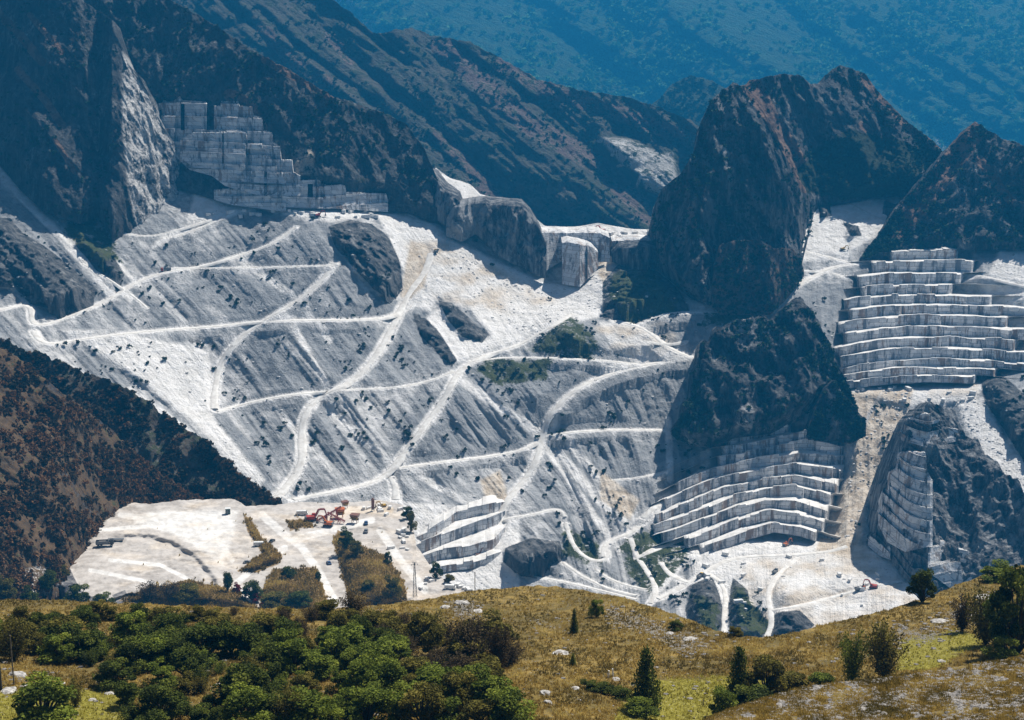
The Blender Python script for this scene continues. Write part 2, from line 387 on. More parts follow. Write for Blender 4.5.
ROADS = [
 (4,[(500,520),(520,516),(545,512),(562,505),(566,520)]),(4,[(590,560),(600,575),(625,585),(650,590)]),
 (4,[(640,556),(655,546),(668,545),(690,548),(715,540),(745,530)]),(4,[(650,520),(672,528),(700,528),(730,517)]),(4,[(560,560),(580,575),(610,590),(640,596)]),
 (4,[(1000,262),(1030,270),(1060,266)]),(4,[(1000,305),(1020,312),(1050,306)]),(4,[(800,270),(830,272),(850,278)]),(3,[(120,232),(150,238),(190,226),(215,218)]),
 (3,[(80,262),(120,285),(150,310)]),(3,[(640,340),(670,345),(690,340)]),(4,[(520,575),(560,580),(600,590),(640,600)]),(3,[(610,480),(640,478),(670,470)]),
 (7,[(-40,318),(0,310),(25,303),(35,306),(29,318),(33,328),(60,320),(80,312),(105,302),(130,285),(160,272),(200,267),(240,255),(275,243),(298,225)]),
 (8,[(33,328),(40,346),(75,340),(110,335),(170,329),(220,326),(250,322),(280,320),(340,320),(395,318),(412,303)]),
 (8,[(336,260),(328,273),(318,284),(300,299),(280,311),(258,323),(240,338),(226,352),(217,372),(214,395),(214,412)]),
 (7,[(214,412),(250,402),(290,394),(330,391)]),
 (9,[(432,250),(426,272),(410,290),(404,303),(392,328),(382,348),(368,366),(350,384),(330,390),(312,402),(302,420),(301,440),(304,455),(298,472),(285,488),(270,503)]),
 (4,[(170,268),(200,268),(270,267),(336,265)]),
 (4,[(330,390),(400,388),(440,378),(456,369)]),
 (8,[(575,312),(545,330),(520,345),(495,352),(470,362),(457,372),(448,392),(438,408),(420,432),(400,458),(388,474),(370,484),(330,492),(290,500)]),
 (5,[(395,468),(440,462),(490,456),(525,450),(540,440)]),
 (8,[(500,535),(498,518),(506,500),(525,480),(538,458),(541,438),(546,420),(560,402),(580,386),(610,373),(640,365),(692,357)]),
 (9,[(692,357),(672,350),(658,338),(640,325),(612,320)]),
 (5,[(470,362),(500,357),(560,358),(600,360),(640,364)]),
 (5,[(543,435),(590,430),(640,429),(680,431),(720,440)]),
 (8,[(640,322),(665,313),(700,311),(740,313),(766,313),(780,303),(788,290),(810,278),(832,266),(850,263),(880,262)]),
 (7,[(768,247),(790,232),(808,215),(818,206)]),
 (6,[(800,250),(830,257),(850,263)]),
 (6,[(845,200),(870,215),(890,222)]),
 (8,[(388,474),(396,485),(396,502)]),
 (6,[(605,560),(600,548),(612,538),(630,535),(645,520),(675,508),(705,496),(730,485)]),
 (6,[(630,535),(634,552),(645,568),(655,582),(658,592),(648,606)]),
 (6,[(565,520),(570,540),(580,555),(598,563),(612,558),(605,548)]),
 (6,[(640,520),(660,502),(690,480),(705,468)]),
 (7,[(655,600),(680,588),(700,575),(720,562),(745,556),(790,555),(830,552),(850,545)]),
 (5,[(705,572),(722,580),(727,600),(722,625),(725,640)]),
 (6,[(660,560),(668,575),(690,583)]),
 (6,[(700,545),(740,530),(760,518)]),
 (6,[(630,560),(680,540),(720,522),(750,505)]),
 (5,[(755,612),(790,608),(830,598),(870,586),(905,580)]),
 (5,[(800,555),(775,575),(765,600),(775,620),(765,640)]),
 (5,[(960,325),(1000,322),(1030,316),(1090,312)]),
 (6,[(940,309),(975,308),(1000,300),(1030,292),(1090,280)]),
 (6,[(930,366),(955,357),(985,360),(1010,354),(1040,340),(1090,330)]),
 (4,[(955,272),(980,275),(1024,286),(1090,300)]),
 (4,[(965,296),(1000,296),(1040,292)]),
 (5,[(990,345),(1020,335),(1050,330)]),
 (5,[(215,190),(230,196),(250,204),(200,228),(170,238)]),
 (4,[(380,205),(420,218)]),
]
def resample(line, step=2.0):
    q = np.array(line, float); 
    for _ in range(2):                                   # round the corners
        m = [q[0]]
        for a, b in zip(q[:-1], q[1:]): m += [a*.75+b*.25, a*.25+b*.75]
        m.append(q[-1]); q = np.array(m)
    L = np.r_[0, np.cumsum(np.hypot(*np.diff(q, axis=0).T))]
    t = np.linspace(0, L[-1], max(3, int(L[-1]/step)))
    return np.stack([np.interp(t, L, q[:, 0]), np.interp(t, L, q[:, 1])], -1)
def smooth1(a, n):
    k = np.ones(2*n+1)/(2*n+1); ap = np.concatenate([np.repeat(a[:1], n, 0), a, np.repeat(a[-1:], n, 0)])
    return np.stack([np.convolve(ap[:, i], k, 'valid') for i in range(a.shape[1])], -1)
ROADPTS = []
def carve(patch_self, V, width_list):
    pass
class Base(Patch): pass
top_base = pl([(-60,150),(190,150),(200,190),(415,195),(425,180),(436,168),(450,178),(470,184),(480,194),(500,199),(520,203),(530,213),(545,226),(575,227),(598,223),(625,228),(650,230),(660,225),(670,232),(765,235),(780,212),(805,200),(850,195),(880,190),(900,195),(930,238),(1090,240)])
M_base = terrain_mat('quarry_scree')
def carve_roads(PX, PY, V, roads, at):
    out = []; RD = np.full(PX.shape, 9.0); SP = np.zeros(PX.shape)
    for w, ln in roads:
        q = resample(ln, 1.6); c = at(q[:, 0], q[:, 1]); c = smooth1(c, 5)
        if len(c) > 24: c = smooth1(c, 4)
        out.append((w, c, q))
    for w, c, q in out:
        D = np.full(PX.shape, 1e9); Z = np.zeros(PX.shape)
        for (x, y, z), (ix, iy) in zip(c, q):
            j = int(round((ix-PX[0, 0])/(PX[0, 1]-PX[0, 0]))); col = min(max(j, 0), PX.shape[1]-1)
            i = int(round((iy-PY[0, col])/(PY[1, col]-PY[0, col])))
            a, b, e, f = max(0, i-18), i+19, max(0, j-15), j+16
            if V[a:b, e:f].size == 0: continue
            d = np.hypot(V[a:b, e:f, 0]-x, V[a:b, e:f, 1]-y); m = d < D[a:b, e:f]
            D[a:b, e:f][m] = d[m]; Z[a:b, e:f][m] = z
        m = D < w*1.5; d, z, zz = D[m], Z[m], V[..., 2][m]
        cut = np.maximum(0, d-w*.5)
        RD[m] = np.minimum(RD[m], d/w)
        sp_ = (d < w*.5).astype(float)
        acc = np.zeros(PX.shape); acc[m] = sp_
        for sh, kk in ((3, .9), (6, .7), (9, .5), (13, .35), (17, .2)):
            SP[sh:] = np.maximum(SP[sh:], kk*acc[:-sh])
        V[..., 2][m] = np.where(d < w*.5, z-.3, np.clip(zz, z-.3-cut*.75, z-.3+cut*1.1))
    return out, (RD, SP)
# build the base by hand so that the road benches can be cut into it before it is meshed
class BaseSide(Patch):
    def __init__(s):
        px = np.arange(-180, 1246, 1.0); tp = top_base(px) + 1.2*fbm(px*.1, 2.2, 3.3, 4, .6); rows = 620
        ft = np.full(px.shape, 800.0); v = np.linspace(0, 1, rows)[:, None]
        PY = tp[None]*(1-v)+ft[None]*v; PX = np.broadcast_to(px[None], PY.shape).copy()
        Y = baseY(PX, PY); W0 = P(PX, PY, Y)
        FL = np.stack([gull(PX, PY, kf(PX)), PY], -1)*.8
        Y = Y + base_disp(PX, PY, W0); V = P(PX, PY, Y)
        s.px, s.tp, s.ft, s.V, s.rows = px, tp, ft, V, rows
        s.roads, s.roadfield = carve_roads(PX, PY, V, ROADS, s.at)
        sk = lambda f: f(PX, PY)
        fresh = np.maximum(sk(fresh_p), sk(fresh_lit_s)*.75)
        ss = gull(PX, PY, kf(PX))
        fan = sstep(-.1, .75, ridged(ss/30, PY/150, 3.7, 3) + .7*fbm(PX/80, PY/60, 8.8, 3)-.15)
        fresh = np.maximum(fresh, .50*fan*(1-.9*sk(dark_scree)))
        sd_, sp_ = s.roadfield
        fresh = np.maximum(fresh, .95*(1-sstep(.4, .85, sd_))); fresh = np.maximum(fresh, .62*sp_*(.5+.5*sstep(-.3, .4, fbm(ss/7, PY/40, 6.6, 2))))
        rock = np.maximum(sk(rock_f), 0); vg = .6*sk(veg_p)
        rock = np.maximum(rock, .42*sk(dark_scree))
        rock = np.maximum(rock, .36*np.ones_like(rock)*(1-fresh))
        A = {'fresh': np.where(sk(rock_f) > .5, 0, fresh), 'rock': rock*(.8+.2*sstep(-.3,.3,fbm(PX/9, PY/9, 7.7, 3))), 'veg': np.maximum(vg, .22*(1-fresh)), 'tan': np.maximum(sk(tan_p), sk(floor_tan)*np.clip(.45+.9*fbm(PX/30, PY/14, 2.9, 4), 0, .8)), 'brown': .0*vg}
        B = np.stack([V[0]+np.array(d) for d in ((0,400,-500),(0,90,-90),(0,30,-12))])
        A = {k: np.concatenate([np.repeat(a[:1], 3, 0), a]) for k, a in A.items()}
        me = grid_mesh('quarry_hillside', np.concatenate([B, V]), A, np.concatenate([np.repeat(FL[:1], 3, 0), FL]))
        s.obj = tag(link('quarry_hillside', me, M_base), kind='structure')
base = BaseSide()
def _roadmat():
    m, t = nt('road_dust'); n = N(t); p = n.pos()
    a = n.noise(p, .25, 5, .6); b = n.noise(p, 1.2, 3, .6)
    c = n.mix(n.ramp(a, .3, .7), (.60,.57,.53), (.82,.80,.76)); n.finish(c, .95, b, dist=.15); return m
M_road = _roadmat()
def road_obj(w, c):
    w = w*.58
    T = np.gradient(c, axis=0); T[:, 2] = 0; T /= np.linalg.norm(T, axis=1)[:, None]+1e-9
    Nn = np.stack([-T[:, 1], T[:, 0], 0*T[:, 0]], -1); n = len(c); h = w*.5
    ww = 1+.55*fbm(np.arange(n)*.09, c[0, 0], 1.0, 4); wob = 1.6*fbm(np.arange(n)*.08, 3.0, c[0, 0], 3)
    rows = []
    for o, dz in ((-h-1.2, -1.6), (-h, .12), (-h*.4, .22), (h*.4, .22), (h, .12), (h+1.2, -1.6)):
        rows.append(c + Nn*(o*ww+wob*.4)[:, None] + np.array([0, 0, dz]))
    V = np.stack(rows, 0)
    me = grid_mesh('road', V, None, None)
    tag(link('road', me, M_road), kind='structure')
for w, c, q in base.roads: road_obj(w, c)

# ------------------------------------------------------------------ benches sawn into the marble
M_bench = bench_mat('sawn_marble')
def bench_patch(name, px0, px1, step, faces, off, basef=baseY, jog=2.6, seed=0, topback=70, smoothY=9, endin=14, wob=3.2, ends=None):
    px = np.arange(px0, px1+step, step); n = len(px); r = np.random.default_rng(seed)
    rows = []; fr = []; uv = []
    foot = faces[-1][1](px); off = off - endin*np.clip(1-np.minimum(px-px0, px1-px)/14., 0, 1)**1.5; Y = basef(px, foot) - off
    ker = np.ones(smoothY)/smoothY
    Y = np.convolve(np.pad(Y, smoothY//2, 'edge'), ker, 'valid')
    for (tf, bf) in faces[::-1]:
        def steps(amp):
            o = np.zeros(n); i = 0
            while i < n:
                k = int(r.integers(6, 26)/step); o[i:i+k] = r.uniform(-amp, amp); i += k
            return o
        sl = fbm(px*.03, seed*3.1, len(rows)*.7, 2)*wob; st = steps(1.3)
        t = tf(px)+sl+st; b = bf(px)+sl
        t = np.minimum(t, b-1.2); jg = steps(jog)
        if ends:
            ea, eb = ends[faces.index((tf, bf))]; jg = jg + 26*(1-sstep(ea-4, ea+3, px)) + 26*sstep(eb-3, eb+4, px)
        for a, kk in ((0, b), (.33, b*.67+t*.33), (.67, b*.33+t*.67), (1, t)):
            yy = Y+jg + .25*a + (.5*fbm(px*.3, len(rows)*1.3, seed, 2) if 0 < a < 1 else 0)
            rows.append(P(px, kk, yy)); fr.append(np.zeros(n)+.0); 
        rows.append(P(px, t-.12, Y+jg+.3)); fr.append(.55+.45*sstep(-.3,.2,fbm(px*.12, len(rows), seed, 2)))
        z = (CAMZ + Y*tz(t)).astype(float)
        # flat bench back to the next face
        yield_b = (t, Y, jg)
        idx = faces.index((tf, bf))
        if idx > 0:
            nb = faces[idx-1][1](px)+fbm(px*.03, seed*3.1, (len(rows))*.7, 2)*wob
            nb = np.minimum(nb, t-.6)
            Yn = basef(px, nb) - off
            Yn = np.convolve(np.pad(Yn, smoothY//2, 'edge'), ker, 'valid')
            rows.append(P(px, t*.15+nb*.85, Y*.15+Yn*.85)); fr.append(np.ones(n))
            Y = Yn
        else:
            e = rows[-1].copy()
            for d, zz in ((topback*.5, .5), (topback, -3), (topback+60, -120)): rows.append(e+np.array([0, d, zz])); fr.append(np.ones(n))
    V = np.stack(rows)
    # the ends turn back into the hillside
    for side in (0, 1):
        sl_ = V[:, :1] if side == 0 else V[:, -1:]
        e1 = sl_+np.array([(-2 if side == 0 else 2), 14, 0]); e2 = sl_+np.array([(-4 if side == 0 else 4), 70, -20])
        V = np.concatenate([e2, e1, V], 1) if side == 0 else np.concatenate([V, e1, e2], 1)
    Fr = np.stack(fr); Fr = np.concatenate([Fr[:, :1], Fr[:, :1], Fr, Fr[:, -1:], Fr[:, -1:]], 1)
    U = np.stack([V[..., 0]+.3*V[..., 1], V[..., 2]], -1)
    me = grid_mesh(name, V, {'fresh': Fr}, U, smooth=False)
    tag(link(name, me, M_bench), kind='structure')
# the upper amphitheatre
faces = []
ys = [(250,259.4),(261,271.4),(273,283),(284.5,293.5),(295,303.5),(305,314),(315.5,325),(326.5,336),(337.5,347),(348.5,358),(359.5,366),(367.5,374.6),(376,383)]
for k, (a, b) in enumerate(ys):
    bow = [4, 5, 7, 6, 6, 7, 8, 9, 9, 10, 9, 9, 8][k]
    lft = lambda v, bw=bow, kk=k: (lambda x: v + bw*((x-925)/85.)**2*(x < 925) + (1.5+kk*.15)*((x-925)/85.)**2*(x > 925))
    faces.append((lft(a), lft(b)))
bench_patch('quarry_benches', 832, 1064, .75, faces, -4, seed=3, wob=2.2, ends=[(890,958),(872,974),(858,962),(862,952),(844,992),(850,1030),(838,1008),(844,1042),(833,1016),(840,1050),(834,1034),(842,996),(846,976)])
# the lower amphitheatre
L = [[(640,474),(680,455),(715,441),(745,431),(790,423),(852,432)],[(640,482),(680,462),(715,448),(760,441),(805,431),(852,442)],[(640,492),(680,472),(715,458),(760,449),(805,440),(852,449)],
 [(640,502),(680,482),(715,467),(760,458),(800,452),(852,458)],[(640,512),(680,493),(720,477),(765,468),(795,463),(852,472)],[(640,522),(680,505),(725,487),(765,478),(795,475),(852,488)],
 [(640,531),(680,517),(735,495),(765,488),(795,486),(852,502)],[(640,541),(680,528),(740,505),(765,499),(795,500),(852,518)],[(640,552),(690,538),(745,517),(770,511),(800,515),(852,532)],
 [(640,562),(700,548),(750,530),(775,523),(800,527),(852,545)]]
faces = []
for q in L:
    f = pl(q); faces.append((f, (lambda f: (lambda x: f(x)+np.interp(x, [650, 700, 730, 830, 850], [8.6, 8.9, 9.2, 9.2, 6.5])))(f)))
bench_patch('quarry_benches', 642, 848, .75, faces, -3, seed=11, jog=4.0, wob=1.8, ends=[(726,790),(722,846),(718,846),(676,846),(664,844),(655,838),(652,832),(662,828),(684,824),(700,816)])
# the pale terraces behind the near quarry
faces = []
for q, h in (([(412,538),(430,530),(442,522),(455,512),(510,500)],9),([(412,546),(435,537),(458,528),(485,518),(510,508)],11),([(412,560),(440,550),(470,546),(495,538),(510,522)],10),([(412,574),(440,566),(470,562),(510,550)],7)):
    f = pl(q); faces.append((f, (lambda f, h: (lambda x: f(x)+h))(f, h)))
bench_patch('quarry_benches', 412, 505, .75, faces, -2, seed=21, jog=1.2, endin=9, wob=.6)
# ------------------------------------------------------------------ crags and mountains round the quarry
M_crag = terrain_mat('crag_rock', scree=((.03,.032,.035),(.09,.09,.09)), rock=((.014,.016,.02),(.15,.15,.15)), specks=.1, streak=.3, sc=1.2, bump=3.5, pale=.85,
                     veg=((.012,.02,.010),(.03,.04,.018)), brown=((.10,.062,.046),(.24,.15,.11)))  # this brown also colours the painted sunlit strips
M_cliff = terrain_mat('marble_cliff', scree=((.18,.18,.19),(.42,.42,.42)), rock=((.035,.038,.045),(.30,.30,.30)), specks=.2, streak=.2, sc=1.0, bump=3.0)
M_mid = terrain_mat('wooded_ridge', scree=((.045,.05,.04),(.12,.11,.09)), rock=((.05,.05,.05),(.16,.15,.145)), specks=.3, streak=.4, sc=2.2, bump=6.0,
                    veg=((.02,.035,.018),(.05,.065,.03)), brown=((.13,.09,.08),(.26,.19,.17)))
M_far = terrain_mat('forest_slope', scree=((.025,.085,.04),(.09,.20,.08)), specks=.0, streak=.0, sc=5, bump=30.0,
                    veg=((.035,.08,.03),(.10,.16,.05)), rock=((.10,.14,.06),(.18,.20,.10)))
M_hill = terrain_mat('brown_hillside', scree=((.05,.038,.026),(.11,.085,.06)), rock=((.04,.04,.045),(.13,.13,.13)), specks=.3, streak=.3, sc=.7, bump=1.6,
                     veg=((.025,.035,.015),(.06,.07,.03)), brown=((.06,.038,.02),(.13,.082,.045)))
def faceY(foot, s, off, basef=baseY, dx=None):
    def f(PX, PY):
        fy = foot(PX); Y0 = basef(PX, fy) - off
        if dx is not None: Y0 = Y0 + dx(PX)
        return Y0*(s-tz(fy))/(s-tz(PY))
    return f
def ribs(a1=10, l1=70, a2=5, l2=20, a3=1.6, l3=6, vz=2.5, fade=None):
    def d(PX, PY, Wd):
        x, y, z = Wd[..., 0], Wd[..., 1], Wd[..., 2]
        o = -a1*ridged(x/l1, y/l1, z/l1/vz, 3) - a2*ridged(x/l2, y/l2, z/l2/vz+7, 3) + a3*fbm(x/l3, y/l3, z/l3/1.6, 3)
        return o
    return d
# far wooded mountain
def farY(PX, PY): return slopeY(.34, 200, 3700)(PY)
def far_disp(PX, PY, Wd):
    s = PX - 1.25*(PY-100)*np.interp(PX, [0, 500, 1024], [1.0, 1.0, 1.15])
    return 300*ridged(s/260+.35, PY/600+.2, 2.2, 2, .4) + 90*ridged(s/75, PY/160, 5.2, 3) + 28*fbm(PX/14, PY/10, 1.2, 3)
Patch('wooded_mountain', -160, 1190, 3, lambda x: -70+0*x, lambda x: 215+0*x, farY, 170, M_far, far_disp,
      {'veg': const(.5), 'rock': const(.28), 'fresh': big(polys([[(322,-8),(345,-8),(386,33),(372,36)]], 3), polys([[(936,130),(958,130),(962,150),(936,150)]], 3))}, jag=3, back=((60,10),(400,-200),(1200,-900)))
# green knoll
Patch('wooded_mountain', 630, 800, 1.5, pl([(630,140),(648,108),(660,98),(672,84),(690,76),(712,80),(730,92),(800,115)]), lambda x: 205+0*x, slopeY(.7, 200, 2750), 60, M_mid,
      ribs(20, 160, 8, 40, 3, 14, 1.5), {'veg': const(.75), 'brown': const(.3)}, jag=2, back=((40,-8),(160,-90),(600,-600)))
# blue ridge behind the saddle
topB = pl([(-160,-120),(150,-60),(325,-6),(350,12),(372,32),(384,33),(397,30),(412,27),(430,35),(450,38),(470,42),(500,58),(540,80),(580,90),(625,96),(660,108),(690,120),(705,132),(800,190)])
def dispB(PX, PY, Wd):
    s = PX - 1.15*(PY-100)
    x, y, z = Wd[..., 0], Wd[..., 1], Wd[..., 2]
    k = 1-.9*polys([[(600,136),(675,150),(680,196),(640,190),(615,160)]], 10)(PX, PY)
    return k*55*ridged(s/120+.12, PY/420, 9.4, 2, .4) + 26*ridged(x/140, y/140, z/160, 3) + 22*ridged(s/42, PY/140, 3.1, 3) + 8*ridged(x/40, y/40, z/70, 3) + 3*fbm(x/12, y/12, z/12, 3)
Patch('blue_ridge', -100, 800, 1.5, topB, lambda x: 262+0*x, slopeY(.85, 240, 1950), 190, M_mid, dispB,
      {'veg': const(.46), 'rock': const(.42), 'brown': big(const(.40), streaks([(16,[(440,45),(480,80),(530,125),(600,165),(650,215)]),(12,[(500,65),(560,95),(640,120),(690,140)]),(10,[(262,28),(290,60),(330,85)]),(8,[(330,35),(350,60)]),(12,[(440,130),(470,170),(500,205)])])),  # brown strips paint the pinkish sunlit flanks of the ridge
       'fresh': lambda px, py: np.maximum(streaks([(2.5,[(598,141),(625,143),(612,155)]),(2.2,[(618,166),(640,160),(660,154)]),(2.2,[(640,160),(641,175),(636,188)]),(2.2,[(655,175),(662,195)])])(px, py), .62*polys([[(596,136),(628,138),(660,152),(674,152),(678,178),(666,198),(645,190),(640,175),(622,165),(612,155)]], 3)(px, py))}, jag=2, back=((30,-6),(120,-70),(700,-600)))
# right of it, the ground between the crags
topC = pl([(80,-40),(165,-3),(190,10),(215,25),(256,52),(290,70),(330,95),(360,105),(390,115),(408,126),(425,150),(434,172),(446,200),(450,214)])
footC = pl([(80,150),(190,192),(230,205),(330,209),(385,212),(412,214),(430,222),(450,220)])
CY = faceY(footC, 1.6, 2)
def dispC(PX, PY, Wd):
    x, y, z = Wd[..., 0], Wd[..., 1], Wd[..., 2]; s = PX + .55*(PY-100)
    k = 1-np.clip(polys([[(152,100),(240,98),(262,125),(290,160),(300,178),(388,188),(390,215),(210,215),(160,160)]], 6)(PX, PY), 0, 1)
    return -9*k*ridged(s/60, PY/260, 2.1, 3) - 8*k*ridged(x/24, y/24, z/60, 4) + 1.5*fbm(x/6, y/6, z/9, 3)
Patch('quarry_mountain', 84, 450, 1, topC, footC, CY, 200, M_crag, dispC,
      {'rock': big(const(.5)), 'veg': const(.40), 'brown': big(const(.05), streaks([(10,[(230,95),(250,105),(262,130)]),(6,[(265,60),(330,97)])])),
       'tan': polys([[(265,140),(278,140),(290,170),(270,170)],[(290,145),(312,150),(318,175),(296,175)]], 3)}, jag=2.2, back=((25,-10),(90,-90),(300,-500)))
# the dark massif at the left with the pale cliff on its right end
topD = pl([(-60,-120),(50,-50),(80,0),(97,10),(113,20),(119,42),(127,62),(138,75),(150,96),(157,116),(171,140),(187,162),(196,178),(200,206)])
footD = pl([(-60,140),(0,165),(20,190),(45,213),(80,224),(98,216),(112,240),(130,243),(155,236),(180,223),(200,207)])
turn = lambda px: 70*np.clip((px-118)/80., 0, 1)**1.0
DY = faceY(footD, 1.5, 26, dx=None)
def DY2(PX, PY):
    fy = footD(PX); edge = np.interp(PY, [20, 60, 110, 200, 240], [112, 118, 122, 118, 108])
    Y = (baseY(np.minimum(PX, 115), footD(np.minimum(PX, 115)))-3)*(1.8-tz(footD(np.minimum(PX, 115))))/(1.8-tz(PY))
    return Y + 1.15*np.clip(PX-edge, 0, 200) * .9
def dispD(PX, PY, Wd):
    x, y, z = Wd[..., 0], Wd[..., 1], Wd[..., 2]; s = PX - .7*(PY-100)
    w = sstep(112, 126, PX)
    return -(1-w)*12*ridged(s/70, PY/240, 6.1, 3) - (4+3*w)*ridged(x/20, y/20, z/50, 4) + 1.6*fbm(x/6, y/6, z/9, 3) - 2*w*ridged(x/8, y/8, z/16, 2)
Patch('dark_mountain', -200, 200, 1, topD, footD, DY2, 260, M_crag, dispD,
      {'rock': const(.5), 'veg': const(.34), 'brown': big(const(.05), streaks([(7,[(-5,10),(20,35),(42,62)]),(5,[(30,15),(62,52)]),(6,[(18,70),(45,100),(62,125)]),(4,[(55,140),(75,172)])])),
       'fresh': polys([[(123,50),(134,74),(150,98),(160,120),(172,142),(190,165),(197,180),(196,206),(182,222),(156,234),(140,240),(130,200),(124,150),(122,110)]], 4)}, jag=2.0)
# spur at the extreme left that closes the massif
# ---- sawn faces and pale cliffs
def block(name, tops, bots, Yf, mat=None, step=.75, rows=14, back=((30,.5),(60,-4),(110,-140)), s=9, rib=None, masks=None, jag=.5, seed=0):
    tp, bt = pl(tops), pl(bots); x0, x1 = max(tops[0][0], bots[0][0]), min(tops[-1][0], bots[-1][0])
    r = np.random.default_rng(seed+int(x0))
    xs = np.arange(x0, x1+step, step); o = np.zeros(len(xs)); i = 0
    while i < len(xs):
        k = int(r.integers(7, 22)/step); o[i:i+k] = r.uniform(-2.2, 2.2); i += k
    jog = lambda px: np.interp(px, xs, o)
    def Yb(PX, PY):
        fy = bt(PX); Y0 = Yf(PX, fy); return Y0*(s-tz(fy))/(s-tz(PY)) + (jog(PX) if rib is None else 0)
    p = Patch(name, x0, x1, step, tp, bt, Yb, rows, mat or M_bench, rib, masks, back=back, jag=jag, smooth=rib is not None)
    if mat is None:
        me = p.obj.data; uv = me.uv_layers['flow']; vi = np.empty(len(me.loops), np.int32); me.loops.foreach_get('vertex_index', vi)
        co = np.empty(len(me.vertices)*3, np.float32); me.vertices.foreach_get('co', co); co = co.reshape(-1, 3)
        uv.data.foreach_set('uv', np.stack([co[:, 0]+.3*co[:, 1], co[:, 2]], -1)[vi].ravel())
        fr = np.zeros(len(co), np.float32); fr[:len(back)*len(p.px)] = .7
        me.attributes['fresh'].data.foreach_set('value', fr)
    return p
M_weather = bench_mat('weathered_marble', .95)
SLOTS = [(181,184.5,104,130,16),(207,213.5,103,130,18),(158,161,110,140,8),(222,224,132,166,5),(264,267,172,196,8),(308,313,184,197,10),(246,250,140,180,4)]
def disp_step(hh, ww, amp, sl, seed):
    def d(PX, PY, Wd):
        x, y, z = Wd[..., 0], Wd[..., 1], Wd[..., 2]
        zz = z/hh + .35*fbm(x/60, seed, 2.2, 2); q = np.floor(zz)
        xo = x/ww + q*.37; st = perlin(np.floor(xo)*1.37+seed, q*1.91, 3.1)
        o = amp*st - sl*hh*(zz-q-.5)
        big_ = perlin(np.floor(x/34+seed)*1.7, np.floor(z/26)*1.3, 8.1)*5
        for a, b, c, e, dd in SLOTS: o = o + dd*(PX > a)*(PX < b)*(PY > c)*(PY < e)
        return o + big_ + .5*fbm(x/5, y/5, z/5, 3)
    return d
def steps_patch(tops, bots, off, hh, ww, amp, seed, sl=.62, fresh=.25, Yf=None):
    tf, bf = pl(tops), pl(bots)
    return Patch('quarry_face', tops[0][0], tops[-1][0], .7, tf, bf, Yf or cY(off), 190, M_weather, disp_step(hh, ww, amp, sl, seed), {'fresh': lambda px, py: np.clip(fresh*fbm(px/12, py/9, 3.1, 2)*3, 0, .5)}, back=((3,0),(14,-12),(60,-140)), jag=.9, jagf=.5, smooth=False)
cY = lambda off: (lambda PX, PY: CY(PX, PY)-off)
steps_patch([(154,120),(156,104),(163,103),(163.5,96),(180,95),(181,100),(206,102),(207,106),(220,106),(221,101),(238,101),(239,106),(252,107),(253,115),(262,118),(263,130),(272,132),(273,142),(280,146),(281,160),(292,160),(293,172),(300,176)],
            [(154,150),(170,152),(190,170),(212,176),(225,186),(245,192),(262,196),(300,196)], 7, 11, 16, 2.4, 3)
steps_patch([(180,140),(192,133),(235,132),(236,130),(246,131),(247,143),(262,144),(263,150),(270,151),(271,160),(276,161),(277,172),(286,173)], [(180,158),(195,168),(232,170),(240,182),(286,184)], 11, 9, 13, 1.8, 7, fresh=.6)
steps_patch([(262,183),(280,182),(316,180),(317,163),(323,162),(324,181),(345,186),(346,192),(386,194),(388,200)], [(262,206),(300,208),(340,209),(388,212)], 3, 9, 16, 1.8, 11, fresh=.4)
steps_patch([(214,190),(232,188),(233,184),(252,183),(253,188),(270,189),(271,198),(286,199)], [(214,200),(232,205),(286,212)], 4, 6, 9, 1.6, 15, fresh=.9)
# cliffs of the saddle
bo = lambda off: (lambda PX, PY: baseY(PX, PY)-off)
block('marble_cliff', [(428,176),(434,178),(444,190),(458,200),(462,210)], [(428,214),(440,222),(462,240)], bo(3), M_cliff, s=2.3, rows=50, rib=ribs(6, 25, 5, 9, 1.2, 4, 3), masks={'rock': const(.9)}, back=((40,1),(80,-3),(140,-120)))
block('marble_cliff', [(446,220),(452,208),(478,203),(522,207),(531,216),(540,231),(546,244)], [(446,236),(462,242),(476,234),(500,257),(530,272),(546,279)], bo(4), M_cliff, s=2.3, rows=70, rib=ribs(9, 34, 6, 12, 1.4, 4, 3.5), masks={'rock': lambda px, py: .5+.4*sstep(480, 490, px)}, back=((30,1),(70,-3),(140,-120)))
block('quarry_face', [(538,233),(600,233),(610,238)], [(538,276),(560,262),(610,262)], bo(1), s=2.6, rows=20, seed=31)
block('quarry_face', [(562,243),(568,242),(592,247),(598,252)], [(562,284),(580,287),(598,268)], bo(3), s=2.6, rows=20, seed=32)
block('quarry_face', [(612,241),(640,240),(660,244)], [(612,250),(660,252)], bo(2), rows=8, seed=33)
block('marble_cliff', [(612,254),(620,248),(650,247),(668,250)], [(612,262),(640,272),(668,266)], bo(3), M_cliff, rows=30, rib=ribs(2, 20, 2, 8, .8, 4), masks={'rock': const(.8)}, s=4)
